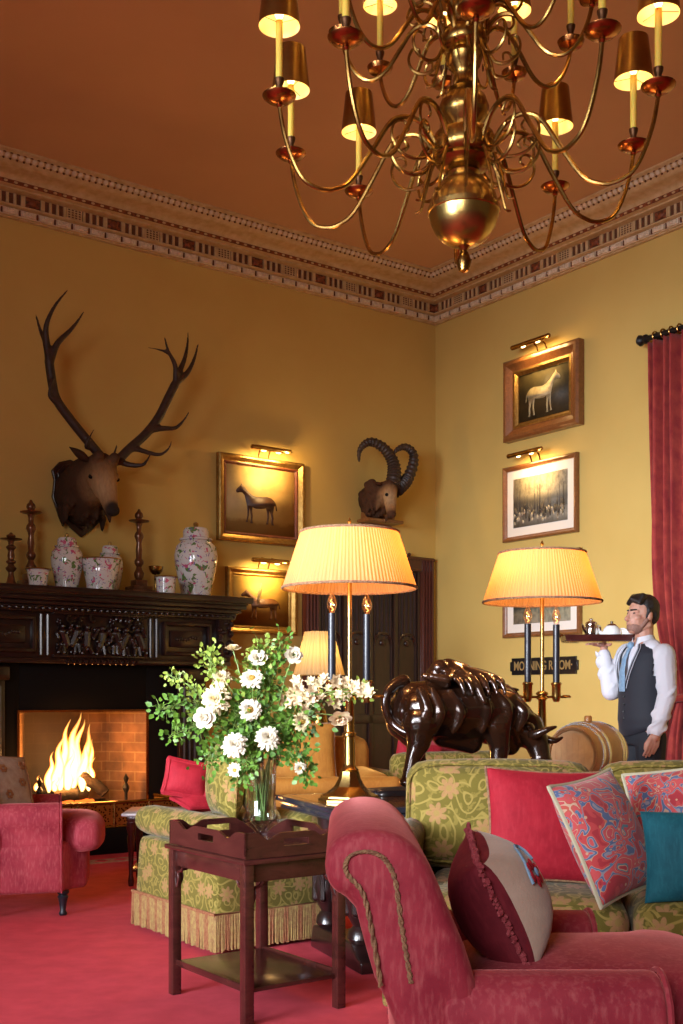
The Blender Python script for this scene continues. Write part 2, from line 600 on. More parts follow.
MT['leaf_pale'] = plain('pale_leaf', (.28, .34, .05), .5, (.16, .25, .034), 18)
MT['stem'] = plain('stem', (.16, .25, .05), .6)
MT['sign'] = plain('sign_black', (.010, .008, .008), .3, coat=.4)
MT['letter'] = plain('gilt_lettering', (.62, .42, .16), .35, metal=.6)
MT['slate'] = plain('black_slate', (.006, .005, .005), .6, spec=.12)


def glass(name, col=(1, 1, 1), ior=1.5, rough=0.0):
    k = N(name)
    g = k.n('BsdfGlass', {'Color': c4(col), 'Roughness': rough, 'IOR': ior})
    return k.done(g)




def crystal(name, tint, blend, base):
    k = N(name)
    a = k.n('BsdfTransparent', {'Color': c4(tint)})
    b = k.n('BsdfGlossy', {'Color': (1, 1, 1, 1), 'Roughness': .04})
    lw = k.n('LayerWeight', {'Blend': blend})
    return k.done(k.n('MixShader', {0: k.math('ADD', k.math('MULTIPLY', lw.outputs['Facing'], .62), base), 1: a, 2: b}))


MT['crystal'] = crystal('cut_crystal', (.90, .92, .95), .45, .06)
MT['water'] = crystal('water', (.90, .94, .86), .15, .02)


def bulb_glass():
    k = N('clear_bulb_glass')
    a = k.n('BsdfTransparent', {'Color': (1, .93, .86, 1)})
    b = k.n('BsdfGlossy', {'Color': (1, .86, .7, 1), 'Roughness': .05})
    lw = k.n('LayerWeight', {'Blend': .35})
    return k.done(k.n('MixShader', {0: k.math('ADD', k.math('MULTIPLY', lw.outputs['Facing'], .7), .08), 1: a, 2: b}))


MT['bulb_glass'] = bulb_glass()
MT['filament'] = glow('filament', (1.0, .42, .12), 5)


def brick():
    k = N('firebox_brick')
    uv = k.coord('UV')
    b = k.n('TexBrick', {'Vector': uv, 'Color1': (.27, .12, .05, 1), 'Color2': (.19, .08, .035, 1), 'Mortar': (.33, .18, .08, 1), 'Scale': 1.0, 'Mortar Size': .005, 'Brick Width': .22, 'Row Height': .075})
    n = k.noise(k.coord('Object'), 7, 4)
    c = k.mix(k.ramp(n, [(.35, (0, 0, 0)), (.75, (.8, .8, .8))]), b.outputs[0], (.05, .022, .012, 1))
    # soot thick in the middle of the fireback
    so = k.vmath('DISTANCE', k.vmath('MULTIPLY', k.coord('Object'), (1, 1, .55)), (-.20, .0, .38), out=1)
    c = k.mix(k.ramp(k.math('ADD', so, k.math('MULTIPLY', n, .22)), [(.34, (.93, .93, .93)), (.50, (0, 0, 0))]), c, (.020, .009, .006, 1))
    return k.done(k.bsdf(col=c, rough=.75, nrm=k.bump(b.outputs[1], -.5, .01)))


MT['brick'] = brick()


def flame():
    k = N('flame')
    g = k.n('SeparateXYZ', {'Vector': k.coord('Generated')})
    lw = k.n('LayerWeight', {'Blend': .5})
    core = k.math('SUBTRACT', 1.0, lw.outputs['Facing'])
    n = k.noise(k.vmath('MULTIPLY', k.coord('Object'), (14, 14, 4)), 1.0, 3)
    t = k.math('SUBTRACT', core, k.math('MULTIPLY', g.outputs[2], .35))
    col = k.ramp(t, [(.05, (1.0, .13, .005)), (.35, (1.0, .30, .03)), (.62, (1.0, .56, .13)), (.9, (1.0, .80, .38))])
    al = k.math('MULTIPLY', k.ramp(core, [(.12, (0, 0, 0)), (.8, (1, 1, 1))]), k.ramp(n, [(.28, (.15, .15, .15)), (.6, (1, 1, 1))]))
    al = k.math('MULTIPLY', al, k.ramp(g.outputs[2], [(.0, (1, 1, 1)), (.55, (.85, .85, .85)), (1.0, (.12, .12, .12))]))
    e = k.n('Emission', {'Color': col, 'Strength': 4.5})
    return k.done(k.n('MixShader', {0: al, 1: k.n('BsdfTransparent'), 2: e}))


MT['flame'] = flame()
MT['ember'] = glow('ember', (1.0, .16, .02), 2.2)


def pierced():
    k = N('pierced_brass')
    uv = k.coord('UV')
    v = k.n('TexVoronoi', {'Vector': uv, 'Scale': 42.0}, voronoi_dimensions='2D')
    h = k.ramp(v.outputs['Distance'], [(.22, (1, 1, 1)), (.30, (0, 0, 0))])
    c = k.mix(h, (.52, .30, .07, 1), (.06, .025, .008, 1))
    return k.done(k.bsdf(col=c, rough=.35, metal=.9, nrm=k.bump(h, -.4, .004)))


MT['pierced'] = pierced()


def painted(name, stops, scale=(1, 1, 1), ns=5, dark=(.05, .03, .01), amt=.5, rough=.35):
    """a painted ground: bands of colour up the canvas, brushed"""
    k = N(name)
    g = k.coord('Generated')
    s = k.n('SeparateXYZ', {'Vector': g})
    n = k.noise(k.vmath('MULTIPLY', g, scale), ns, 4, .6)
    c = k.ramp(k.math('ADD', s.outputs[2], k.math('MULTIPLY', k.math('SUBTRACT', n, .5), .22)), stops)
    c = k.mix(k.math('MULTIPLY', k.ramp(n, [(.42, (0, 0, 0)), (.75, (1, 1, 1))]), amt), c, c4(dark))
    return k.done(k.bsdf(col=c, rough=rough + .15, spec=.25))


MT['paint_gold'] = painted('ochre_painting', [(0, (.20, .10, .022)), (.16, (.25, .125, .03)), (.22, (.46, .29, .09)), (.6, (.62, .42, .16)), (1, (.52, .34, .12))], (1, 1, 1), 4, (.22, .12, .03), .4)
MT['paint_sky'] = painted('golden_landscape', [(0, (.16, .07, .015)), (.25, (.28, .12, .02)), (.36, (.50, .28, .05)), (1, (.58, .36, .08))], (1, 1, 1), 4, (.25, .11, .02), .4)
MT['paint_dark'] = painted('dark_stable', [(0, (.045, .030, .012)), (.3, (.07, .045, .016)), (.6, (.05, .04, .018)), (1, (.10, .075, .03))], (1, 1, 1), 5, (.015, .010, .005), .7)
MT['paint_print'] = painted('hunt_print', [(0, (.20, .17, .12)), (.12, (.36, .31, .22)), (.3, (.20, .17, .12)), (.5, (.18, .15, .10)), (.62, (.42, .35, .22)), (1, (.48, .41, .27))], (3, 3, 1.2), 6, (.06, .05, .035), .8)
MT['paint_print2'] = painted('landscape_print', [(0, (.42, .37, .25)), (.18, (.38, .33, .20)), (.3, (.10, .11, .08)), (.55, (.16, .16, .12)), (.7, (.40, .40, .36)), (1, (.50, .50, .46))], (3, 3, 1.5), 6, (.08, .08, .06), .7)
MT['horse_bay'] = plain('bay_coat', (.075, .028, .010), .5, (.045, .016, .008), 30)
MT['horse_chestnut'] = plain('chestnut_coat', (.16, .060, .012), .5, (.10, .035, .008), 30)
MT['horse_grey'] = plain('grey_coat', (.42, .34, .19), .5, (.30, .23, .11), 30)
MT['rider'] = plain('painted_jacket', (.50, .36, .14), .6)
MT['ink'] = plain('print_figures', (.10, .08, .055), .7)
MT['ink_pale'] = plain('print_pale_figures', (.46, .38, .26), .7)
# ---------------------------------------------------------------- setting
def struct(o):
    return tag(o, kind='structure')


m = M(); m.box((0, 5, -.05), (22, 24, .1)); struct(m.build('floor', MT['carpet']))
m = M(); m.box((0, 5, CEIL + .05), (22, 24, .1)); struct(m.build('ceiling', MT['ceil']))
m = M(); m.box((-4.5, .1, CEIL / 2), (9.4, .2, CEIL)); struct(m.build('wall_left', MT['wall'], loc=C0, rz=TL))
m = M(); m.box((4.5, .1, CEIL / 2), (9.0, .2, CEIL)); struct(m.build('wall_right', MT['wall'], loc=C0, rz=TR))
# carpet border by the hearth
m = M(); m.box((-3.4, -1.2, .002), (3.6, .16, .004)); m.mi = 1
for i in range(26): m.box((-5.1 + i * .14, -1.2, .0045), (.07, .07, .003), rot=rotm(0, 0, PI / 4))
struct(m.build('trim_3', [MT['carpet_border'], MT['carpet']], loc=C0, rz=TL))


def cornice(name, rz, sgn, L0, det):
    """profile swept along the wall, with the moulded rows on it; x runs along the wall"""
    prof = [(.42, 0), (.42, .013), (.40, .02), (.39, .024), (.355, .062), (.345, .072), (.335, .076)]
    for t in range(6):
        f = t / 5
        prof.append((.33 - .13 * math.sin(f * PI / 2), .08 + .036 * (1 - math.cos(f * PI / 2))))
    prof += [(.195, .122), (.19, .15), (.15, .155), (.15, .168), (.085, .172), (.082, .25), (.10, .254), (.10, .265), (.06, .27), (.05, .318), (.03, .322), (.03, .33), (0, .332)]
    m = M()
    x0, x1 = (-L0, .0) if sgn < 0 else (0.0, L0)
    rows = [[(x, -o, CEIL - z) for x in (x0, x1)] for o, z in prof]
    names = 0
    for i in range(len(rows) - 1):
        o = prof[i]
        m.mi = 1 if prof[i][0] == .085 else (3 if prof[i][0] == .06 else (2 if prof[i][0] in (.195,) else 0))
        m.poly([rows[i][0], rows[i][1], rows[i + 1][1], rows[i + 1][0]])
    X = lambda d: d if sgn > 0 else -d
    unit = .654
    n = int(det / unit) + 1
    fz0, fz1 = CEIL - .174, CEIL - .25
    fy = -.085
    fc, fh = (fz0 + fz1) / 2, fz0 - fz1
    for u in range(n):
        b = u * unit + .10
        # square with a red rosette
        m.mi = 0
        for k in (-.066, .066): m.box((X(b + k), fy - .006, fc), (.012, .02, fh))
        m.mi = 4
        m.ell((X(b), fy - .004, fc), (.035, .014, .028), n=8)
        for q in range(4):
            m.ell((X(b + .038 * (-1) ** q), fy - .002, fc + (.022 if q < 2 else -.022)), (.018, .010, .014), n=6)
        # lattice block
        m.mi = 0
        lb = b + unit / 2
        m.box((X(lb), fy - .003, fc), (.125, .012, fh))
        m.mi = 1
        for q in range(4):
            for r in range(4):
                m.box((X(lb - .042 + q * .028), fy - .0095, fc - .027 + r * .018), (.015, .003, .010))
        # upright bars
        m.mi = 0
        for s0 in (b + .065, lb + .062):
            for q in range(4):
                xx = s0 + .0155 + q * .056
                if q in (0, 3): m.box((X(xx), fy - .004, fc), (.02, .018, fh))
                else: m.tube([(X(xx), fy - .004, fz0), (X(xx), fy - .004, fz1)], .012, 6)
    # carved blocks of the bottom row
    for i in range(int(det / .137)):
        x = i * .137 + .07
        m.mi = 3
        m.box((X(x), -.062, CEIL - .294), (.108, .018, .042), .005)
        random.seed(i + 5)
        for q in range(7):
            m.ell((X(x + random.uniform(-.045, .045)), -.072, CEIL - .294 + random.uniform(-.015, .015)), (.010, .006, .008), n=5)
        m.mi = 1
        m.box((X(x + .0685), -.058, CEIL - .294), (.012, .008, .04))
    # leaf-and-dart under the ceiling, guilloche on the fillet
    for i in range(int(det / .05)):
        x = i * .05 + .02
        m.mi = 3
        m.ell((X(x), -.378, CEIL - .040), (.020, .014, .020), rotm(R(42)), n=6)
        m.mi = 1
        m.ell((X(x + .025), -.366, CEIL - .056), (.009, .009, .008), n=5)
        m.ell((X(x + .025), -.393, CEIL - .026), (.012, .006, .005), n=5)
    for i in range(int(det / .075)):
        x = i * .075 + .03
        m.mi = 4
        m.box((X(x), -.195, CEIL - .136), (.030, .008, .018), rot=rotm(0, 0, 0))
        m.mi = 0
        m.ell((X(x + .036), -.195, CEIL - .136), (.017, .006, .009), n=6)
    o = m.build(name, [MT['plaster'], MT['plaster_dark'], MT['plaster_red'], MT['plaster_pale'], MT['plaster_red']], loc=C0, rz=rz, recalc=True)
    return struct(o)


cornice('trim_1', TL, -1, 9.2, 6.0)
cornice('trim_2', TR, 1, 8.8, 4.6)

# panelled door in the left wall, beside the corner
def door():
    aL, zt = on_left(303, 561, .03)
    aR, _ = on_left(432, 561, .03)
    zt = on_left(425, 558, .03)[1]
    w = aL - aR
    d = thing('door_1', None, None, room(aL, 0), TL, kind='structure')
    # jambs and head
    m = M()
    jw = .16
    for x in (jw / 2, w - jw / 2):
        m.box((x, -.035, zt / 2), (jw, .06, zt), .008)
        for k in (-.055, -.02, .015, .05):
            m.tube([(x + k, -.068, .02), (x + k, -.068, zt - .02)], .012, 6)
    m.box((w / 2, -.035, zt - .07), (w, .062, .14), .008)
    m.tube([(0, -.068, zt - .02), (w, -.068, zt - .02)], .012, 6)
    m.tube([(jw, -.068, zt - .12), (w - jw, -.068, zt - .12)], .012, 6)
    m.ell((w * .80, -.05, zt + .015), .018, n=8)
    m.build('door_frame', MT['jamb'], d)
    # leaf with linenfold ribs over arched panels
    m = M()
    x0, x1 = jw, w - jw
    m.box(((x0 + x1) / 2, -.012, zt / 2 - .06), (x1 - x0, .02, zt - .14))
    zm = on_left(395, 640, .02)[1]
    npan = 4
    pw = (x1 - x0) / npan
    for i in range(npan + 1):
        m.box((x0 + pw * i, -.03, zt / 2 - .06), (.05, .03, zt - .14), .006)
    for i in range(npan):
        c = x0 + pw * (i + .5)
        for k in (-.33, -.18, 0, .18, .33):
            m.tube([(c + k * pw, -.024, zm + .03 - abs(k) * .12), (c + k * pw, -.024, zt - .16)], .013, 6)
        # carved arch under the folds
        arch = [(c + math.cos(t) * pw * .36, -.03, zm - .05 + math.sin(t) * .11) for t in [PI * j / 10 for j in range(11)]]
        m.tube(arch, .014, 6)
        m.tube([(c - pw * .36, -.028, .95), (c - pw * .36, -.028, zm - .05)], .010, 6)
        m.tube([(c + pw * .36, -.028, .95), (c + pw * .36, -.028, zm - .05)], .010, 6)
        m.ell((c, -.032, zm - .03), (.03, .014, .03), n=8)
    m.box(((x0 + x1) / 2, -.03, .9), (x1 - x0, .03, .08), .006)
    m.build('door_leaf', MT['door'], d)
    m = M()
    m.lathe([(.0, 0), (.018, .0), (.018, .01), (.010, .02), (.010, .04), (.026, .055), (.028, .07), (.0, .082)], (x1 - .09, -.03, 1.0), 12, rotm(R(90)))
    m.build('door_knob', MT['brass'], d)


door()
# ---------------------------------------------------------------- fireplace
FA = 3.66
FP = room(FA, 0)


def fireplace():
    t = thing('fireplace', 'black carved oak fireplace with figure frieze and deep mantel shelf around a brick fire opening', 'fireplace', FP + UR * .004, TL)
    ox = -.07          # the opening sits a little left of the middle
    OW, OT = .50, .99
    # body either side of and over the opening
    m = M()
    for sx in (-1, 1):
        xa = ox + sx * OW
        xb = sx * .95
        m.box(((xa + xb) / 2, -.18, .675), (abs(xb - xa), .36, 1.35), .004)
    m.box((ox, -.18, (OT + 1.35) / 2), (OW * 2, .36, 1.35 - OT), .004)
    m.build('surround', MT['slate'], t)
    for sx in (-1, 1):
        m = M()
        m.box((sx * .80, -.385, .66), (.22, .05, 1.32), .01)
        m.box((sx * .80, -.40, .10), (.27, .09, .2), .012)
        m.box((sx * .80, -.40, 1.27), (.27, .09, .1), .012)
        for k in (-.07, -.023, .023, .07):
            m.tube([(sx * .80 + k, -.412, .25), (sx * .80 + k, -.412, 1.18)], .012, 6)
        m.build('pilaster', MT['oak_black'], t)
    # frieze
    m = M()
    m.box((0, -.24, 1.545), (2.2, .46, .35), .006)
    m.box((0, -.25, 1.36), (2.2, .50, .035), .008)
    m.box((0, -.255, 1.722), (2.26, .53, .03), .008)
    for sx in (-1, 1):
        c = sx * .71
        y = -.475
        # framed side panels
        for (dx, dz, w, h) in ((0, .115, .42, .03), (0, -.115, .42, .03), (-.195, 0, .03, .26), (.195, 0, .03, .26)):
            m.box((c + dx, y - .012, 1.545 + dz), (w, .045, h), .010)
        m.box((c, y, 1.545), (.28, .02, .13), .012)
        random.seed(4)
        for q in range(9):
            m.ell((c - .09 + q * .0225, y - .012, 1.55 + random.uniform(-.012, .012)), (.012, .008, .014), n=6)
        # fluted strips by the centre panel
        for k in (.405, .455):
            m.tube([(sx * k, y - .004, 1.40), (sx * k, y - .004, 1.69)], .011, 6)
    m.build('frieze', MT['oak_black'], t)
    # centre relief: a crowd of small figures and scrolls
    m = M()
    random.seed(11)
    y = -.47
    for (dx, dz, w, h) in ((0, .16, .74, .02), (0, -.15, .74, .02)):
        m.box((dx, y - .012, 1.545 + dz), (w, .04, h), .006)
    for i in range(7):
        x = -.30 + i * .10 + random.uniform(-.015, .015)
        z = 1.46 + random.uniform(0, .03)
        m.ell((x, y - .03, z + .13), (.021, .022, .026), n=8)                       # head
        m.cap((x, y - .02, z + .09), (x + random.uniform(-.04, .04), y - .02, z), .036, .028, 8)   # body
        for s_ in (-1, 1):
            e = Vector((x + s_ * random.uniform(.035, .06), y - .045, z + random.uniform(.03, .12)))
            m.cap((x + s_ * .022, y - .03, z + .095), e, .016, .013, 6)
            m.cap(e, e + Vector((random.uniform(-.03, .03), -.01, random.uniform(-.05, .06))), .013, .010, 6)
            m.cap((x + s_ * .012, y - .02, z), (x + s_ * random.uniform(.01, .05), y - .03, z - .055), .019, .013, 6)
    for i in range(80):
        x = random.uniform(-.35, .35); z = 1.545 + random.uniform(-.13, .14)
        r = random.uniform(.015, .035)
        a0 = random.uniform(0, 6)
        m.tube([(x + r * math.cos(a0 + k * .55) * (1 - k * .06), y - .024, z + r * math.sin(a0 + k * .55) * (1 - k * .06)) for k in range(10)], [.010] * 8 + [.008, .005], 5)
    m.build('relief_panel', MT['oak_black'], t)
    m = M()
    random.seed(7)
    for i in range(12):
        x = -.26 + i * .047
        m.ell((x, -.50, 1.355), (.018, .018, .022), n=7)
        m.tube([(x + .02, -.50, 1.345), (x + .03, -.512, 1.365), (x + .015, -.51, 1.378)], .006, 5)
    m.build('carved_band', MT['oak_black'], t)
    # carved corner brackets
    for sx in (-1, 1):
        m = M()
        random.seed(21)
        c = sx * 1.035
        m.box((c, -.47, 1.545), (.11, .08, .33), .01)
        for i in range(16):
            a = random.uniform(0, 6)
            m.ell((c + random.uniform(-.05, .06), -.515 + random.uniform(-.01, .01), 1.42 + i * .017), (.022, .02, .018), n=6)
        for k in range(4):
            z = 1.42 + k * .075
            m.tube([(c + sx * .05, -.50 - .03 * math.sin(j * .7), z + j * .011) for j in range(7)], .013, 6)
            m.ell((c + sx * .085, -.44, z + .03), (.03, .05, .03), n=7)
        m.build('corner_bracket', MT['oak_black'], t)
    # shelf
    m = M()
    for (w, d, z0, z1) in ((1.135, .53, 1.735, 1.755), (1.16, .56, 1.755, 1.785), (1.185, .60, 1.785, 1.82), (1.215, .65, 1.832, 1.88)):
        m.box((0, -d / 2, (z0 + z1) / 2), (w * 2, d, z1 - z0), .008)
    m.box((0, -.305, 1.826), (2.38, .61, .014))
    for i in range(46):
        m.ell((-1.1 + i * .0489, -.545, 1.728), (.013, .013, .012), n=6)
    m.build('mantel_shelf', MT['oak_black'], t)
    # brick firebox with splayed cheeks
    m = M()
    yb, yf = -.012, -.355
    bx = OW - .17
    zt = OT
    m.poly([(ox - bx, yb, .1), (ox + bx, yb, .1), (ox + bx, yb, zt + .2), (ox - bx, yb, zt + .2)])
    for sx in (-1, 1):
        m.poly([(ox + sx * bx, yb, .1), (ox + sx * OW, yf, .1), (ox + sx * OW, yf, zt + .2), (ox + sx * bx, yb, zt + .2)])
    m.poly([(ox - OW, yf, .1), (ox + OW, yf, .1), (ox + bx, yb, .1), (ox - bx, yb, .1)])
    m.build('firebox', MT['brick'], t, recalc=False)
    # hearth slab
    m = M(); m.box((ox, -.615, .05), (1.02, .42, .1), .01); m.build('hearth', MT['slate'], t)
    m = M()
    for sx in (-1, 1):
        m.box((ox + sx * (OW + .008), -.362, OT / 2 + .05), (.016, .014, OT - .1))
    m.box((ox, -.362, OT + .008), (OW * 2 + .03, .014, .016))
    m.build('opening_trim', MT['copper'], t)


fireplace()


def fender():
    t = thing('fender', 'pierced brass fender on a black plinth around the hearth', 'fender', FP + UR * .004, TL)
    ox, w = -.07, .54
    yf, yb = -.86, -.42
    m = M()
    m.box((ox, yf - .006, .09), (w * 2 + .07, .05, .18), .01)
    for sx in (-1, 1): m.box((ox + sx * (w + .01), (yf + yb) / 2, .09), (.05, yb - yf, .18), .01)
    m.build('plinth', MT['slate'], t)
    m = M()
    m.box((ox, yf, .265), (w * 2, .008, .165))
    for sx in (-1, 1): m.box((ox + sx * w, (yf + yb) / 2, .265), (.008, yb - yf, .165))
    m.build('pierced_panel', MT['pierced'], t)
    m = M()
    for z in (.185, .355):
        m.tube([(ox - w, yb, z), (ox - w, yf, z), (ox + w, yf, z), (ox + w, yb, z)], .014, 8)
    for x in (-w, w):
        m.lathe([(.016, .18), (.016, .37), (.010, .375), (.020, .39), (.014, .405), (0, .41)], (ox + x, yf, 0), 10)
    for i in range(1, 4): m.cyl((ox - w + i * w / 2, yf - .006, .185), (ox - w + i * w / 2, yf - .006, .355), .008)
    m.build('rail', MT['brass'], t)


fender()


def fire():
    base = FP + UR * .004
    ox = -.07
    def loc(x, y, z): return base + UL * x - UR * y + Vector((0, 0, z))
    # grate with fire dogs
    t = thing('fire_grate', 'black iron fire grate with upright dogs holding the burning logs', 'grate', loc(ox, -.22, .104), TL)
    m = M()
    for i in range(7): m.cyl((-.24 + i * .08, -.11, .205), (-.24 + i * .08, .11, .205), .008)
    for y in (-.11, .11): m.cyl((-.27, y, .205), (.27, y, .205), .010)
    for x in (-.25, .25):
        for y in (-.1, .1): m.cyl((x, y, 0), (x, y, .205), .011)
    m.build('bars', MT['iron'], t)
    for sx in (-1, 1):
        m = M()
        m.lathe([(.03, 0), (.03, .01), (.012, .03), (.012, .14), (.022, .17), (.012, .20), (.012, .27), (.026, .30), (.026, .32), (.010, .345), (.022, .38), (0, .42)], (sx * .34, -.12, 0), 10)
        m.cyl((sx * .25, -.11, .205), (sx * .34, -.12, .205), .009)
        m.build('fire_dog', MT['iron'], t)
    # logs
    def log(label, p, q, r, seed):
        random.seed(seed)
        m = M()
        d = (Vector(q) - Vector(p))
        n = 9
        pts = [Vector(p) + d * i / (n - 1) + Vector((random.uniform(-.006, .006), random.uniform(-.006, .006), random.uniform(-.006, .006))) for i in range(n)]
        m.tube(pts, [r * random.uniform(.9, 1.08) for _ in range(n)], 10)
        mid = (Vector(p) + Vector(q)) / 2
        for v in m.bm.verts: v.co -= mid
        o = m.build('log', MT['log'], None, loc(mid.x + ox, mid.y - .22, mid.z + .265), TL)
        tag(o, label, 'log', 'logs on the fire')
    log('charred log tipped forward out of the flames over the grate front', (.02, -.03, .25), (.19, -.09, .115), .045, 1)
    log('short burning log lying flat across the back of the grate', (-.25, .05, .112), (.10, .06, .112), .045, 2)
    log('short burning log lying flat across the front left of the grate', (-.22, -.06, .108), (-.02, -.055, .108), .04, 3)
    # flames
    t = thing('flames', 'tall orange and yellow flames rising from the logs', 'fire', loc(ox, -.22, .395), TL, kind='stuff')
    random.seed(3)
    tong = [(-.22, .02, .36, .040), (-.17, .0, .52, .055), (-.12, .04, .64, .06), (-.06, .02, .70, .07), (-.01, .05, .64, .065), (.05, .02, .60, .06), (.10, .05, .46, .045), (-.10, -.04, .40, .05), (.02, -.03, .46, .055), (-.30, .03, .15, .03), (-.20, -.05, .18, .03), (.08, -.03, .30, .04)]
    for (x, y, h, r) in tong:
        h *= .84
        m = M()
        k = 16
        ph = random.uniform(0, 6)
        pts = [(x + .07 * (i / (k - 1)) ** 1.5 * h / .5 + .020 * math.sin(ph + i * .75) * (i / k), y + .012 * math.cos(ph * 1.7 + i * .6), h * i / (k - 1)) for i in range(k)]
        rad = [r * (math.sin(min(1, (i + .6) / (k * .34)) * PI / 2)) * (1 - (i / (k - 1)) ** 1.25) + .0015 for i in range(k)]
        m.tube(pts, rad, 12)
        m.build('flame', MT['flame'], t)
    m = M()
    for i in range(26):
        m.ell((random.uniform(-.24, .12), random.uniform(-.07, .06), -.085 + random.uniform(-.008, .008)), (.022, .02, .012), n=6)
    o = m.build('embers', MT['ember'], None, loc(ox, -.22, .397), TL)
    tag(o, 'glowing red embers lying under the logs in the grate', 'embers', kind='stuff')


fire()
# ---------------------------------------------------------------- things on the mantel
MZ = 1.8805


def on_mantel(px, b):
    a, _ = on_left(px, 590, b)
    return room(a, b, MZ)


def ginger_jar(label, px, b, dia, hgt, mat, gold=True, group='floral porcelain on the mantel'):
    t = thing('ginger_jar', label, 'jar', on_mantel(px, b), .6, group)
    r = dia / 2
    h = hgt * .76
    m = M()
    m.lathe([(r * .62, 0), (r * .68, .006), (r * .70, h * .10), (r * .84, h * .34), (r * .97, h * .58), (r, h * .74), (r * .93, h * .88), (r * .72, h * .97), (r * .60, h), (r * .56, h * 1.0), (r * .56, h * 1.06)], n=28)
    m.build('body', mat, t)
    m = M()
    m.lathe([(r * .72, h * .985), (r * .78, h * .995), (r * .76, h * 1.02), (r * .60, h * 1.04), (r * .60, h * 1.15), (r * .52, h * 1.20), (r * .2, h * 1.225), (0, h * 1.23)], n=24)
    lid = m.build('lid', mat, t)
    m = M()
    m.lathe([(.006, h * 1.22), (.012, h * 1.23), (r * .13, h * 1.26), (r * .12, h * 1.29), (0, hgt)], n=12)
    m.build('knob', MT['gilt'], lid)
    return t


ginger_jar('tall lidded porcelain ginger jar with blue, pink and green flowers, behind the small flared pot', 67, .36, .235, .42, MT['porc2'])
ginger_jar('lidded porcelain jar standing half hidden behind the open floral planter', 110, .26, .20, .40, MT['porc2'])
ginger_jar('largest lidded porcelain jar, pink peony on its shoulder, at the right of the mantel', 196, .30, .345, .61, MT['porc'])


def planter(label, px, b, r0, r1, h, lip, seed):
    t = thing('planter', label, 'pot', on_mantel(px, b), seed, 'floral porcelain on the mantel')
    m = M()
    m.lathe([(r0 * .9, 0), (r0, .005), (r0 * 1.02, h * .2), ((r0 + r1) / 2 * 1.02, h * .6), (r1, h * .92), (r1 + lip, h), (r1 + lip * .6, h), (r1 - .01, h * .94), (r1 - .012, h * .6), (0, h * .55)], n=26)
    m.build('pot', MT['porc2'], t)
    m = M()
    m.tube([((r1 + lip) * math.cos(a), (r1 + lip) * math.sin(a), h) for a in [2 * PI * i / 28 for i in range(28)]], .005, 6, True)
    m.build('gilt_rim', MT['gilt'], t)


planter('small flared porcelain pot with a scalloped rim, nearest the left of the mantel', 38, .50, .062, .076, .125, .012, .3)
planter('round open floral planter with a gilt rim, broadest of the open pots', 101, .44, .105, .142, .235, .006, 1.2)
planter('small straight porcelain pot standing in front of the largest jar', 166, .52, .068, .076, .130, .010, 2.2)


def candlestick(label, px, b, h, stepped, mat):
    t = thing('candlestick', label, 'candlestick', on_mantel(px, b), TL, 'candlesticks on the mantel')
    m = M()
    if stepped:
        m.box((0, 0, .02), (.20, .20, .04), .006); m.box((0, 0, .055), (.16, .16, .03), .006); m.box((0, 0, .095), (.10, .10, .05), .008)
    else:
        m.lathe([(.07, 0), (.07, .012), (.05, .025), (.03, .05), (.02, .1), (.02, .12)], n=16)
    m.build('foot', mat, t)
    m = M()
    z0 = .118
    f = lambda k: z0 + (h - z0) * k
    m.lathe([(.022, z0), (.034, f(.04)), (.040, f(.10)), (.026, f(.15)), (.020, f(.19)), (.034, f(.23)), (.036, f(.27)), (.022, f(.31)), (.026, f(.42)), (.020, f(.52)), (.024, f(.56)), (.036, f(.61)), (.034, f(.65)), (.018, f(.69)), (.020, f(.76)), (.028, f(.80))], n=16)
    m.build('stem', mat, t)
    m = M()
    m.lathe([(.020, f(.80)), (.075, f(.825)), (.080, f(.84)), (.03, f(.85)), (.026, f(.87)), (.034, f(.90)), (.030, f(.94)), (.016, f(.965)), (.008, h), (0, h)], n=18)
    m.build('drip_pan', mat, t)


candlestick('tall turned copper-brown candlestick behind the small flared pot', 31, .22, .66, True, MT['stick'])
candlestick('tall turned copper-brown candlestick on a stepped base, between the planter and the largest jar', 139, .28, .665, True, MT['stick'])
candlestick('short turned candlestick at the far left end of the mantel', 11, .28, .40, False, MT['stick'])
t = thing('goblet', 'slender brass goblet standing behind the small straight pot', 'goblet', on_mantel(156, .32), 0)
m = M(); m.lathe([(.05, 0), (.05, .006), (.02, .02), (.012, .05), (.010, .12), (.016, .13), (.010, .14), (.010, .165)], n=14); m.build('stem', MT['brass'], t)
m = M(); m.lathe([(.008, .163), (.03, .17), (.048, .19), (.055, .215), (.058, .23), (.052, .23), (.046, .205), (0, .185)], n=16); m.build('bowl', MT['brass'], t)


# ---------------------------------------------------------------- trophies
def flat_back(o):
    for v in o.data.vertices: v.co.y = min(v.co.y, -.003)


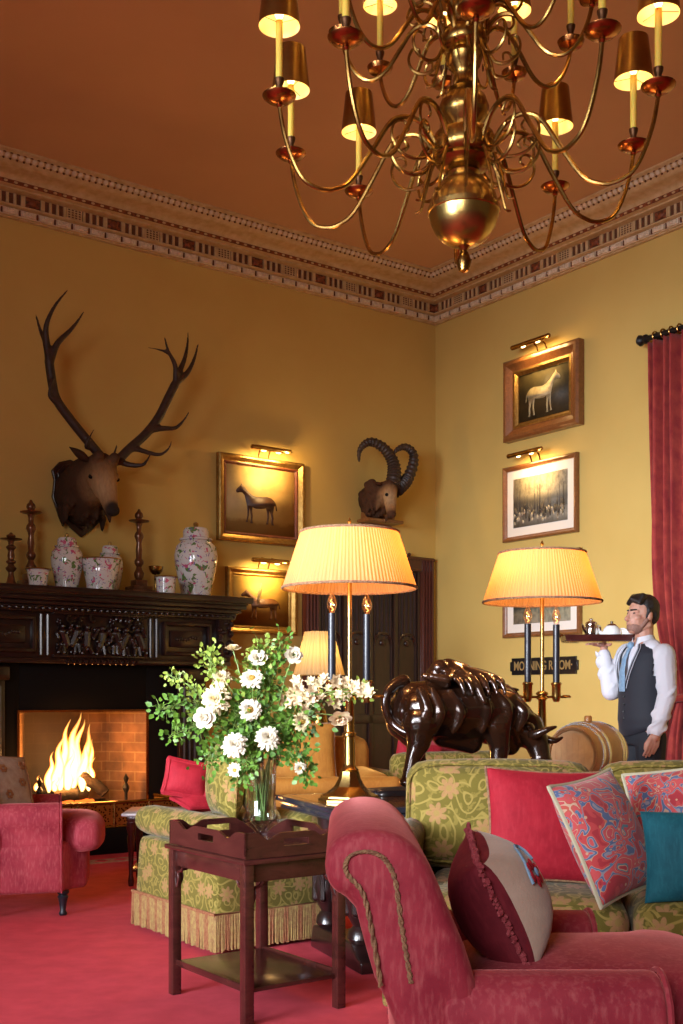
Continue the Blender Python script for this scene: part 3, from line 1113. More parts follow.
def stag():
    a0, z0 = on_left(80, 490, 0)
    t = thing('stag_head_trophy', 'mounted red stag head with huge branching antlers on a dark wooden shield', 'hunting trophy', room(a0, .004, z0), TL)
    def Lp(px, py, b):
        a, z = on_left(px, py, b)
        return Vector((a0 - a, -b, z - z0))
    # shield
    m = M()
    out = [(0, -.37), (.09, -.30), (.19, -.20), (.235, -.08), (.22, .05), (.24, .12), (.18, .19), (.09, .22), (0, .19)]
    pts = out + [(-x, z) for x, z in reversed(out[1:-1])]
    m.prism([(x, 0, z) for x, z in pts], (0, -.03, 0), .008)
    m.prism([(x * .86, -.03, z * .86) for x, z in pts], (0, -.018, 0), .008)
    m.build('shield', MT['oak_black'], t)
    # head and neck as one skin
    m = M()
    n0 = Lp(80, 490, .05); n1 = Lp(88, 480, .22); sk = Lp(101, 470, .40); mid = Lp(106, 490, .50); nose = Lp(111, 509, .58)
    chain(m, [n0 + Vector((0, 0, -.03)), n1, sk], [.21, .175, .115])
    m.cap(n0 + Vector((0, 0, .06)), sk + Vector((0, 0, .03)), .15, .10)
    m.cap(n0 + Vector((0, -.02, -.16)), n1 + Vector((0, 0, -.08)), .12, .13)
    chain(m, [sk, mid, nose], [.118, .082, .052])
    m.ell(nose + Vector((.005, -.01, -.012)), (.056, .052, .045))
    ax = (nose - sk).normalized(); side = Vector((0, 0, 1)).cross(ax).normalized(); upv = ax.cross(side)
    for s_ in (-1, 1):
        m.ell(sk + ax * .075 + side * s_ * .082 + upv * .03, (.034, .034, .028))            # brow
        m.cap(sk + ax * .05 + side * s_ * .06 - upv * .03, mid + side * s_ * .03 - upv * .04, .06, .045)   # jaw
        m.cap(sk - ax * .03 + side * s_ * .07 + upv * .06, sk - ax * .02 + side * s_ * .06 + upv * .13, .045, .038)  # pedicle
    # throat mane
    random.seed(2)
    for i in range(46):
        p = n0.lerp(n1, random.uniform(0, .9)) + Vector((random.uniform(-.17, .17), random.uniform(-.04, .02), random.uniform(-.22, -.05)))
        m.cap(p, p + Vector((random.uniform(-.02, .02), -.01, -.09)), .035, .012, 6)
    k = N('stag_coat')
    v = k.coord('Object')
    d = k.vmath('DISTANCE', v, tuple(mid), out=1)
    f = k.ramp(d, [(.06, (.58, .36, .17)), (.15, (.36, .20, .085)), (.26, (.09, .042, .02)), (.5, (.03, .015, .009))])
    d2 = k.vmath('DISTANCE', v, tuple(nose + Vector((.0, -.03, -.01))), out=1)
    f = k.mix(k.ramp(d2, [(.045, (1, 1, 1)), (.075, (0, 0, 0))]), f, (.025, .018, .014, 1))
    st = k.noise(k.vmath('MULTIPLY', v, (70, 70, 16)), 1.0, 4)
    f = k.mix(k.math('MULTIPLY', st, .55), f, (.035, .018, .010, 1))
    MT['stag'] = k.done(k.bsdf(col=f, rough=.85, spec=.2, nrm=k.bump(st, .8, .01)))
    flat_back(m.blob('head', MT['stag'], t, .010, 3))
    # ears, eyes, nostrils
    for s_, px, py in ((-1, 69, 447), (1, 121, 458)):
        m = M()
        root = sk - ax * .05 + side * s_ * .10 + upv * .03
        tip = Lp(px, py, .34)
        p = [root.lerp(tip, i / 6) for i in range(7)]
        m.tube(p, [.030, .055, .068, .066, .052, .030, .004], 10, flat=.45)
        m.build('ear', MT['stag'], t)
        m = M()
        m.ell(sk + ax * .085 + side * s_ * .103 + upv * .012, (.020, .020, .018))
        m.build('eye', MT['slate'], t)
        m = M()
        m.ell(nose + ax * .036 + side * s_ * .026 + upv * .006, (.012, .010, .010), n=8)
        m.build('nostril', MT['slate'], t)
    # antlers
    def branch(m, pts, r0, r1, b0, b1):
        q = [Lp(x, y, b0 + (b1 - b0) * i / (len(pts) - 1)) for i, (x, y) in enumerate(pts)]
        q = spline(q, 5)
        random.seed(len(q))
        rad = [(r0 + (r1 - r0) * (i / (len(q) - 1)) ** .9) for i in range(len(q))]
        rad[-1] = .003
        chain(m, q, rad)
    m = M()
    branch(m, [(108, 464), (99.8, 455.5), (85, 438), (69, 418), (56, 399), (51.5, 380), (48.5, 358)], .036, .034, .38, .40)
    branch(m, [(48.5, 358), (45, 342), (40, 330), (35.4, 314)], .030, .006, .40, .36)
    branch(m, [(46.5, 345), (46, 326), (54.7, 306), (68.5, 289)], .028, .006, .40, .48)
    branch(m, [(50, 362), (57, 344), (69, 331.5), (77, 322), (84, 311)], .030, .006, .40, .46)
    branch(m, [(56, 402), (50, 396), (50, 388), (53, 378)], .026, .005, .40, .44)
    branch(m, [(92, 448), (86, 447), (88, 440), (94, 429)], .022, .005, .38, .46)
    branch(m, [(112, 462), (114, 454), (117, 444)], .020, .005, .39, .5)
    m.blob('antler', MT['antler'], t, .009, 2)
    m = M()
    branch(m, [(112, 464), (121, 457), (129, 449), (145, 434.6), (158, 418), (167.5, 399), (175.5, 383)], .036, .034, .38, .42)
    branch(m, [(175.5, 383), (187, 373), (194, 359), (198, 343)], .030, .006, .42, .40)
    branch(m, [(175.5, 384), (175, 366), (168, 351), (164, 336)], .028, .006, .42, .50)
    branch(m, [(168, 353), (160, 350), (147.5, 347.5)], .016, .004, .46, .44)
    branch(m, [(178, 374), (184, 360), (187, 346), (188, 331)], .026, .005, .42, .36)
    branch(m, [(150, 430), (162, 428.5), (175, 428), (183, 421), (189.5, 411)], .028, .005, .41, .50)
    branch(m, [(122, 456), (133, 449), (149, 453), (160, 454.5), (168, 449), (172, 440)], .028, .005, .38, .52)
    branch(m, [(117, 461), (130, 465), (142, 465), (147, 460), (151, 452)], .027, .005, .38, .60)
    m.blob('antler', MT['antler'], t, .009, 2)


stag()


def ibex():
    a0, z0 = on_left(375, 505, 0)
    t = thing('ibex_head_trophy', 'mounted ibex head with two curved ridged horns on a wooden bracket', 'hunting trophy', room(a0, .004, z0), TL)
    def Lp(px, py, b):
        a, z = on_left(px, py, b)
        return Vector((a0 - a, -b, z - z0))
    m = M()
    m.box((0, -.02, -.06), (.34, .035, .30), .01)
    m.box((-.02, -.10, -.17), (.40, .19, .03), .008)
    for x in (-.17, .12): m.box((x, -.07, -.13), (.03, .10, .08), .006)
    m.build('bracket', MT['frame_brown'], t)
    m = M()
    n0 = Lp(372, 500, .06); n1 = Lp(379, 495, .20); sk = Lp(389, 488, .33); nose = Lp(391, 514, .46)
    chain(m, [n0, n1, sk], [.135, .108, .075])
    m.cap(n0 + Vector((0, 0, -.07)), n1 + Vector((0, 0, -.05)), .11, .085)
    m.cap(sk, nose, .076, .040)
    m.ell(nose, (.044, .044, .04))
    m.cap(nose + Vector((-.01, .05, -.02)), nose + Vector((-.015, .06, -.07)), .020, .006)     # beard
    random.seed(9)
    for i in range(90):
        p = n0.lerp(n1, random.uniform(0, 1)) + Vector((random.uniform(-.12, .09), random.uniform(-.05, .02), random.uniform(-.14, .11)))
        m.cap(p, p + Vector((random.uniform(-.04, .01), -.02, -.065)), .036, .008, 6)
    k = N('ibex_coat')
    v = k.coord('Object')
    d = k.vmath('DISTANCE', v, tuple(sk.lerp(nose, .5)), out=1)
    f = k.ramp(d, [(.06, (.62, .40, .20)), (.115, (.42, .23, .10)), (.16, (.10, .045, .022)), (.4, (.04, .018, .010))])
    st = k.noise(k.vmath('MULTIPLY', v, (60, 60, 24)), 1.0, 4)
    f = k.mix(k.math('MULTIPLY', st, .7), f, (.05, .022, .012, 1))
    MT['ibex'] = k.done(k.bsdf(col=f, rough=.9, spec=.15, nrm=k.bump(st, .8, .01)))
    flat_back(m.blob('head', MT['ibex'], t, .008, 1))
    for s_ in (-1, 1):
        m = M()
        root = sk + Vector((s_ * .07, .03, .02))
        tip = root + Vector((s_ * .11, -.02, -.03 if s_ > 0 else .02))
        m.tube([root.lerp(tip, i / 5) for i in range(6)], [.015, .028, .032, .026, .015, .003], 8, flat=.5)
        m.build('ear', MT['ibex'], t)
        m = M(); m.ell(sk.lerp(nose, .35) + Vector((s_ * .062, -.03, .01)), .015, n=8); m.build('eye', MT['slate'], t)
    def horn(pts, b0, b1, r0):
        q = spline([Lp(x, y, b0 + (b1 - b0) * i / (len(pts) - 1)) for i, (x, y) in enumerate(pts)], 9)
        m = M()
        k = len(q)
        rad = []
        for i in range(k):
            f = i / (k - 1)
            r = r0 * (1 - f) ** .62 + .004
            if i % 3 == 0: r *= 1.20
            rad.append(r)
        m.tube(q, rad, 12)
        m.build('horn', MT['horn'], t)
    horn([(392, 487), (393.8, 476), (393.6, 466), (390, 456.5), (382, 447), (371, 442), (363.4, 445), (359, 452), (358.8, 462)], .34, .22, .058)
    horn([(397, 489), (403, 484), (408, 477.5), (413, 464), (412.5, 453), (405, 447), (397, 449.5), (393, 454.6)], .34, .30, .055)


ibex()


# ---------------------------------------------------------------- pictures
def horse_pts(flip=False):
    """outline of a standing horse facing left, unit box"""
    p = [(.02, .80), (.05, .86), (.12, .93), (.14, .99), (.17, .94), (.22, .90), (.30, .80), (.40, .72), (.50, .69), (.62, .70), (.74, .72), (.84, .70), (.91, .64), (.96, .56), (.985, .38), (.955, .40), (.94, .52), (.915, .50),
         (.90, .42), (.885, .30), (.90, .20), (.885, .08), (.91, .01), (.85, .01), (.845, .10), (.85, .20), (.825, .30), (.80, .38), (.79, .28), (.79, .18), (.77, .08), (.775, .02), (.72, .02), (.735, .10), (.745, .20), (.74, .32), (.72, .43),
         (.60, .40), (.48, .39), (.40, .42), (.395, .32), (.405, .20), (.395, .08), (.415, .01), (.35, .01), (.36, .10), (.36, .20), (.345, .32), (.33, .40), (.325, .30), (.315, .20), (.29, .08), (.30, .03), (.24, .03), (.265, .10), (.28, .20), (.28, .32), (.27, .46),
         (.245, .58), (.215, .70), (.17, .76), (.11, .765), (.06, .745), (.03, .755)]
    return [(1 - x, z) for x, z in p] if flip else p


def picture(name, label, wall, corners, fw, fd, fmats, mount, art, body, b=.0, light=None, group=None):
    on = on_left if wall == 'L' else on_right
    xl, xr, ytl, ytr, ybl, ybr = corners
    (s0, zt0), (s1, zt1) = on(xl, ytl, fd), on(xr, ytr, fd)
    (_, zb0), (_, zb1) = on(xl, ybl, fd), on(xr, ybr, fd)
    zt, zb = (zt0 + zt1) / 2, (zb0 + zb1) / 2
    w = abs(s1 - s0); h = zt - zb
    loc = room((s0 + s1) / 2, .003, zb) if wall == 'L' else room(.003, (s0 + s1) / 2, zb)
    t = thing(name, label, 'picture', loc, TL if wall == 'L' else TR, group)
    def ring(m, x, z0, z1, wd, y0, y1, y2):
        """mitred moulding: outer half-width x, from outside depth y0 over crest y1 to inner lip y2"""
        def rect(dx, y): return [(-x + dx, y, z0 + dx), (x - dx, y, z0 + dx), (x - dx, y, z1 - dx), (-x + dx, y, z1 - dx)]
        rs = [rect(0, 0), rect(0, y0), rect(wd * .18, y1), rect(wd * .42, y1), rect(wd * .62, (y1 + y2) / 2), rect(wd * .9, y2), rect(wd, y2), rect(wd, 0)]
        vs = [m.verts(r) for r in rs]
        for a, c in zip(vs, vs[1:]):
            for i in range(4):
                m.face([a[i], a[(i + 1) % 4], c[(i + 1) % 4], c[i]])
    m = M()
    ring(m, w / 2, 0, h, fw, -fd * .8, -fd, -fd * .55)
    if len(fmats) > 1:
        m.mi = 1
        ring(m, w / 2 - fw + .002, fw - .002, h - fw + .002, fw * .42, -fd * .55, -fd * .58, -fd * .3)
    fr = m.build('frame', fmats, t, sharp=25)
    iw = fw * (1.40 if len(fmats) > 1 else 1.0)
    if mount:
        m = M(); m.box((0, -.010, h / 2), (w - 2 * iw + .01, .010, h - 2 * iw + .01)); m.build('mount', MT['mount'], t)
        iw += mount
    m = M()
    y = -.017
    m.box((0, y + .002, h / 2), (w - 2 * iw, .004, h - 2 * iw))
    cv = m.build('canvas', art, t, sharp=0)
    cw, ch = w - 2 * iw, h - 2 * iw
    if body:
        for nm, mat, pts, (x0, z0, sx, sz) in body:
            m = M()
            for q in pts:
                m.prism([(-cw / 2 + cw * (x0 + px * sx), y - .0004, iw + ch * (z0 + pz * sz)) for px, pz in q], (0, -.0012, 0))
            m.build(nm, mat, cv, sharp=0)
    if light:
        point_light('picture_lamp_bulb', t, (light[1] - .02, -light[2] - .03, h + .02), 6.5 if 'bay' in label else 1.2, (1, .60, .22), .015)
        # brass picture light on a bracket over the top rail
        lx0, lx1, out, mat = light
        m = M()
        zc = h + .055
        m.tube([(lx0, -out, zc), (lx1, -out, zc)], .020, 10)
        for k in (.0, 1.0): m.ell((lx0 + (lx1 - lx0) * k, -out, zc), .021, n=8)
        xm = (lx0 + lx1) / 2
        for k in (-.05, .05):
            m.tube([(xm + k, -.02, h - .03), (xm + k, -.05, h + .05), (xm + k, -out * .6, h + .085), (xm + k, -out, zc + .01)], .007, 6)
        pl = m.build('picture_light', mat, t)
        m = M()
        for k in (.3, .7): m.ell((lx0 + (lx1 - lx0) * k, -out + .004, zc - .019), (.028, .010, .010), n=8)
        m.build('lamp_tube', MT['bulb'], pl)
        d = bpy.data.lights.new('picture_lamp', 'AREA')
        d.shape = 'RECTANGLE'; d.size = abs(lx1 - lx0) * .8; d.size_y = .03
        d.color = (1, .66, .26); d.energy = PIC_W
        d.spread = R(150)
        lo = bpy.data.objects.new('picture_lamp', d)
        COL.objects.link(lo); lo.parent = t
        lo.location = (xm, -out, zc - .035)
        lo.rotation_euler = (R(38), 0, 0)      # down and back on to the canvas
    return t


PIC_W = 3.2
HP = horse_pts()
HPR = horse_pts(True)
tri = lambda: [[(0, 0), (1, 0), (.5, 1)]]
picture('horse_painting', 'gilt-framed painting of a bay horse standing side-on against gold, above the mounted rider picture', 'L', (219.5, 305, 452, 463, 541.5, 545), .060, .06, [MT['gilt'], MT['frame_red']], 0, MT['paint_gold'],
        [('painted_horse', MT['horse_bay'], [HP], (.13, .14, .62, .60))], light=(-.17, .20, .16, MT['brass_lamp']), group=None)
picture('rider_painting', 'gilt-framed painting of a pale-coated rider on a chestnut horse, beside the mantel end', 'L', (228, 297, 566, 571, 635, 633), .050, .05, [MT['gilt'], MT['gilt']], 0, MT['paint_sky'],
        [('painted_horse', MT['horse_chestnut'], [HP], (.12, .12, .74, .62)),
         ('painted_rider', MT['rider'], [[(.0, .0), (.18, -.05), (.30, .30), (.42, .62), (.36, .80), (.44, .90), (.36, 1.0), (.26, .92), (.24, .78), (.10, .66), (.04, .35)]], (.42, .46, .22, .42))], light=(-.16, .18, .15, MT['brass_lamp']))
picture('horse_painting', 'wide walnut-framed painting of a grey horse on a dark ground, topmost on the right-hand wall', 'R', (502, 577.5, 360, 340, 442, 424), .105, .085, [MT['frame_brown'], MT['gilt']], 0, MT['paint_dark'],
        [('painted_horse', MT['horse_grey'], [HPR], (.12, .08, .72, .84))], light=(-.21, .21, .18, MT['brass']))


def crowd(n, z0, z1, seed, h=.14):
    random.seed(seed)
    out = []
    for i in range(n):
        x = random.uniform(.02, .96); z = random.uniform(z0, z1); s = h * random.uniform(.7, 1.2)
        out.append([(x - .014, z), (x + .014, z), (x + .018, z + s * .6), (x + .006, z + s), (x - .006, z + s), (x - .018, z + s * .6)])
    return out


def woods(n, seed):
    random.seed(seed)
    out = []
    for i in range(n):
        x = random.uniform(.02, .98); wv = random.uniform(.004, .010); zt = random.uniform(.5, .85)
        out.append([(x - wv, .3), (x + wv, .3), (x + wv * .5, zt), (x - wv * .5, zt)])
    return out


picture('hunting_print', 'white-mounted hunting print of many figures under trees, below the grey horse painting', 'R', (502, 576, 467.5, 452.5, 542.5, 532), .042, .045, [MT['frame_brown']], .075, MT['paint_print'],
        [('print_figures', MT['ink'], crowd(46, .08, .34, 3) + woods(26, 8), (0, 0, 1, 1)), ('print_hounds', MT['ink_pale'], crowd(34, .05, .28, 5, .09), (0, 0, 1, 1))], light=(-.22, .16, .17, MT['brass']))
picture('landscape_print', 'white-mounted landscape print in a walnut frame, lowest of the wall pictures, behind the lamp shade', 'R', (502, 579, 557, 548, 639.5, 632.5), .042, .045, [MT['frame_brown']], .075, MT['paint_print2'],
        [('print_trees', MT['ink'], woods(14, 21), (0, .1, 1, .8))], light=None)

# name board
def board():
    b0, zt = on_right(510, 658.5, .02); b1, _ = on_right(577.5, 655.5, .02)
    _, zb = on_right(543, 674.5, .02)
    w = b1 - b0; h = zt - zb
    t = thing('name_board', 'black wall board with gilt capitals and notched corners, behind the lamp candles', 'sign', room(.003, (b0 + b1) / 2, (zt + zb) / 2), TR)
    x, z, c = w / 2, h / 2, h * .22
    pts = [(-x, -z + c), (-x + c * .6, -z + c), (-x + c * .6, -z), (x - c * .6, -z), (x - c * .6, -z + c), (x, -z + c), (x, z - c), (x - c * .6, z - c), (x - c * .6, z), (-x + c * .6, z), (-x + c * .6, z - c), (-x, z - c)]
    m = M(); m.prism([(px, 0, pz) for px, pz in pts], (0, -.018, 0), .003)
    m.build('board', MT['sign'], t)
    cu = bpy.data.curves.new('lettering', 'FONT')
    cu.body = 'MORNING ROOM\u00b7'
    cu.align_x = 'CENTER'; cu.align_y = 'CENTER'
    cu.size = h * .74; cu.extrude = .0015; cu.offset = .0015
    o = bpy.data.objects.new('lettering', cu)
    COL.objects.link(o)
    dg = bpy.context.evaluated_depsgraph_get()
    me = bpy.data.meshes.new_from_object(o.evaluated_get(dg))
    bpy.data.objects.remove(o)
    xs = [v.co.x for v in me.vertices]
    k = (w * .86) / (max(xs) - min(xs))
    for v in me.vertices: v.co.x *= k
    me.materials.clear(); me.materials.append(MT['letter'])
    o = bpy.data.objects.new('lettering', me)
    COL.objects.link(o)
    o.parent = t
    o.location = (0, -.0205, 0); o.rotation_euler = (R(90), 0, 0)


board()


# ---------------------------------------------------------------- curtain and rod
def curtain():
    bL, zr = on_right(651, 338, .12)
    bE = bL + 1.05
    _, zt = on_right(676, 697, .2)
    t = thing('curtain', 'long pleated red curtain tied back behind the waiter', 'curtain', room(.03, bL, 0), TR)
    m = M()
    nz, nx = 60, 150
    rows = []
    ztop = zr - .05
    for j in range(nz + 1):
        z = ztop * j / nz + .01
        if z >= zt:
            f = (z - zt) / (ztop - zt); g = 1 - (1 - min(1, f * 2.2)) ** 2.2
            lo, hi = .24 * (1 - g) , .62 + (1.02 - .62) * g
        else:
            f = (zt - z) / zt; g = 1 - (1 - min(1, f * 2.0)) ** 2
            lo, hi = .24 - .14 * g, .62 + .2 * g
        row = []
        for i in range(nx + 1):
            u = i / nx
            ph = u * 2 * PI * 11
            amp = .062 * (.55 + .45 * min(1, (hi - lo) / .9))
            x = lo + (hi - lo) * u + .012 * math.sin(ph * .5 + z * .7)
            y = -.10 + amp * math.sin(ph + .5 * math.sin(z * 1.3 + u * 9)) + .018 * math.sin(ph * 2.3 + 1.7 + z * .4)
            row.append((x, y, z))
        rows.append(row)
    vs = [m.verts(r) for r in rows]
    for a, b in zip(vs, vs[1:]):
        for i in range(nx): m.face([a[i], a[i + 1], b[i + 1], b[i]])
    o = m.build('drape', MT['curtain'], t, sharp=0)
    sd = o.modifiers.new('s', 'SOLIDIFY'); sd.thickness = .008
    m = M()
    m.tube([(.20 + .46 * (.5 + .5 * math.cos(a)), -.10 - .10 * math.sin(a), zt + .02 * math.cos(a)) for a in [2 * PI * i / 30 for i in range(30)]], .030, 8, True)
    m.build('tieback', MT['curtain'], t)
    t = thing('curtain_rod', 'black curtain rod with ring ends over the red curtain', 'curtain rod', room(.03, bL, zr), TR)
    m = M()
    m.cyl((-.02, -.10, 0), (1.6, -.10, 0), .022)
    m.build('rod', MT['iron'], t)
    m = M()
    m.lathe([(.022, 0), (.036, .012), (.036, .03), (.022, .04), (.040, .06), (.044, .075), (.03, .095), (0, .10)], (-.02, -.10, 0), 12, rotm(0, -R(90), 0))
    m.build('finial', MT['iron'], t)
    m = M()
    m.box((.05, -.05, 0), (.03, .10, .03), .004); m.box((.05, -.006, 0), (.06, .012, .12), .004)
    m.build('bracket', MT['iron'], t)
    for i in range(12):
        m = M()
        m.tube([(.05 + i * .075, -.10 + .034 * math.cos(a), .034 * math.sin(a)) for a in [2 * PI * k / 14 for k in range(14)]], .007, 6, True)
        m.build('curtain_ring', MT['brass'], t)


curtain()
# ---------------------------------------------------------------- chandelier
CH_W = 18.0


def chandelier():
    cx, cy = .447, 4.2
    t = thing('chandelier', 'large two-tier brass chandelier with ball stem and shaded candle lights', 'chandelier', (cx, cy, CEIL))
    Z = lambda z: z - CEIL
    br = MT['brass']
    m = M()
    def zy(y): return Z(EYE + (PY - y) / FOC * 4.2)
    m.lathe([(0, zy(273)), (.018, zy(271)), (.028, zy(262)), (.018, zy(254)), (.012, zy(251)), (.020, zy(247.5)), (.028, zy(246)), (.010, zy(244))], n=18)
    m.build('finial', br, t)
    m = M()
    prof = []
    zc, r = zy(211), .128
    for i in range(15):
        a = -PI / 2 + .10 + (PI - .5) * i / 14
        prof.append((r * math.cos(a), zc + r * 1.04 * math.sin(a)))
    k = 7
    prof = prof[:k] + [(r * 1.0, zc - .012), (r * 1.035, zc - .009), (r * 1.035, zc + .009), (r * 1.0, zc + .012)] + prof[k + 1:]
    m.lathe(prof + [(.06, zy(174)), (.05, zy(172))], n=36)
    m.build('ball', MT['brass_lamp'], t)
    m = M()
    m.lathe([(.05, zy(173)), (.085, zy(169)), (.105, zy(163)), (.095, zy(159)), (.110, zy(156)), (.116, zy(150)), (.116, zy(141)), (.108, zy(136)), (.07, zy(133)), (.05, zy(130)), (.055, zy(126)), (.085, zy(118)), (.092, zy(108)), (.080, zy(99)),
             (.05, zy(93)), (.062, zy(91)), (.046, zy(88)), (.036, zy(80)), (.040, zy(72)), (.060, zy(66)), (.068, zy(58)), (.055, zy(52)), (.075, zy(50)), (.086, zy(46)), (.086, zy(36)), (.078, zy(32)), (.045, zy(28)), (.04, zy(24)),
             (.06, zy(16)), (.066, zy(8)), (.05, zy(-2)), (.03, zy(-8)), (.026, zy(-30)), (.045, zy(-40)), (.05, zy(-50)), (.03, zy(-60)), (.016, zy(-66)), (.016, zy(-90)), (.0, zy(-92))], n=28)
    m.build('stem', br, t)
    m = M()
    z = zy(-90); i = 0
    while z < -.10:
        a = (i % 2) * PI / 2
        m.tube([(.016 * math.cos(q) * math.cos(a), .016 * math.cos(q) * math.sin(a), z + .026 * math.sin(q)) for q in [2 * PI * k / 12 for k in range(12)]], .0045, 5, True)
        z += .040; i += 1
    m.build('chain', br, t)
    m = M()
    m.lathe([(.012, -.12), (.02, -.09), (.05, -.06), (.09, -.03), (.10, -.004)], n=20)
    m.build('ceiling_rose', br, t)

    def arm(tier):
        m = M()
        if tier == 0:
            pts = [(.10, 3.09), (.15, 3.165), (.206, 3.19), (.276, 3.168), (.348, 3.056), (.428, 2.936), (.49, 2.898), (.542, 2.894), (.60, 2.92), (.64, 2.985), (.672, 3.08), (.688, 3.172)]
            R0, zp, k = .688, 3.19, 1.0
        else:
            pts = [(.07, 3.49), (.10, 3.55), (.14, 3.573), (.19, 3.56), (.235, 3.50), (.285, 3.43), (.33, 3.40), (.375, 3.405), (.415, 3.445), (.445, 3.51), (.458, 3.566)]
            R0, zp, k = .458, 3.58, .86
        q = spline([(x, 0, Z(z)) for x, z in pts], 4)
        m.tube(q, lerpl([.010, .009, .0085, .008, .008, .0075], len(q)), 8)
        o = m.build('arm', br, t)
        # double scroll by the hub
        m = M()
        if tier == 0:
            s1 = [(.11, 3.07), (.15, 3.00), (.205, 2.985), (.255, 3.01), (.278, 3.06), (.262, 3.105), (.23, 3.105), (.222, 3.08), (.238, 3.07)]
            s2 = [(.115, 3.11), (.14, 3.06), (.185, 3.045), (.24, 3.06), (.275, 3.11), (.268, 3.16), (.235, 3.175), (.212, 3.15), (.226, 3.13)]
            s3 = [(.125, 3.04), (.15, 2.95), (.165, 2.90), (.185, 2.895)]
        else:
            s1 = [(.08, 3.47), (.11, 3.41), (.15, 3.395), (.19, 3.415), (.205, 3.455), (.19, 3.49), (.165, 3.485), (.165, 3.46)]
            s2 = [(.08, 3.50), (.10, 3.62), (.14, 3.66), (.19, 3.65), (.21, 3.61), (.19, 3.58), (.168, 3.59), (.172, 3.61)]
            s3 = [(.085, 3.46), (.10, 3.40), (.115, 3.35), (.14, 3.345)]
        for s_ in (s1, s2, s3):
            q = spline([(x, 0, Z(z)) for x, z in s_], 5)
            m.tube(q, lerpl([.0065, .006, .005, .004], len(q)), 6)
        m.build('scroll', br, o)
        zz = Z(zp)
        m = M()
        m.lathe([(.006, -.03), (.012, -.022), (.010, -.014), (.024, -.010), (.044, -.004), (.058 * k, .008), (.060 * k, .013), (.054 * k, .012), (.036, .004), (.030, .010), (.020, .020), (.012, .026)], (R0, 0, zz), 20)
        m.build('drip_pan', MT['copper'], o)
        m = M()
        m.lathe([(.012, .022), (.013, .03), (.011, .045), (.0165, .062), (.0175, .072), (.014, .072)], (R0, 0, zz), 14)
        m.build('socket', MT['bronze_dark'], o)
        m = M()
        m.cyl((R0, 0, zz + .066), (R0, 0, zz + .275), .0125, None, 12)
        m.build('candle', MT['candle'], o)
        m = M()
        m.lathe([(.006, .275), (.017, .30), (.017, .315), (.008, .345), (0, .36)], (R0, 0, zz), 12)
        m.build('bulb', MT['bulb'], o)
        m = M()
        sb, st_, z0, z1 = .074 * (1 if tier == 0 else .92), .056 * (1 if tier == 0 else .92), zz + .255, zz + .415
        n = 26
        ring = lambda r, z: [(R0 + r * math.cos(2 * PI * i / n), r * math.sin(2 * PI * i / n), z) for i in range(n)]
        m.loft([ring(st_ - .001, z1), ring(st_, z1), ring(sb, z0), ring(sb - .001, z0)], True, False)
        sh = m.build('shade', MT['shade_brass'], o)
        m = M()
        m.loft([ring(st_ - .0015, z1), ring(sb - .0015, z0)], True, False)
        m.build('shade_lining', MT['shade_lining'], sh)
        m = M()
        for i in range(3):
            a = 2 * PI * i / 3 + .4
            m.cyl((R0, 0, z0 + .012), (R0 + (sb - .002) * math.cos(a), (sb - .002) * math.sin(a), z0 + .012), .0012, None, 5)
        m.build('carrier', MT['bronze_dark'], sh)
        return o, R0, zz

    for tier in (0, 1):
        o, R0, zz = arm(tier)
        for i in range(10):
            a = R(15 + 36 * i) if tier == 0 else R(22 + 36 * i)
            c = o if i == 0 else copy_tree(o, t)
            c.rotation_euler = (0, 0, a)
            point_light('chandelier_light', t, (R0 * math.cos(a), R0 * math.sin(a), zz + .335), CH_W, (1, .50, .14), .012)


chandelier()


# ---------------------------------------------------------------- candlestick table lamps
TABZ = .66
LAMP_W = 6.0


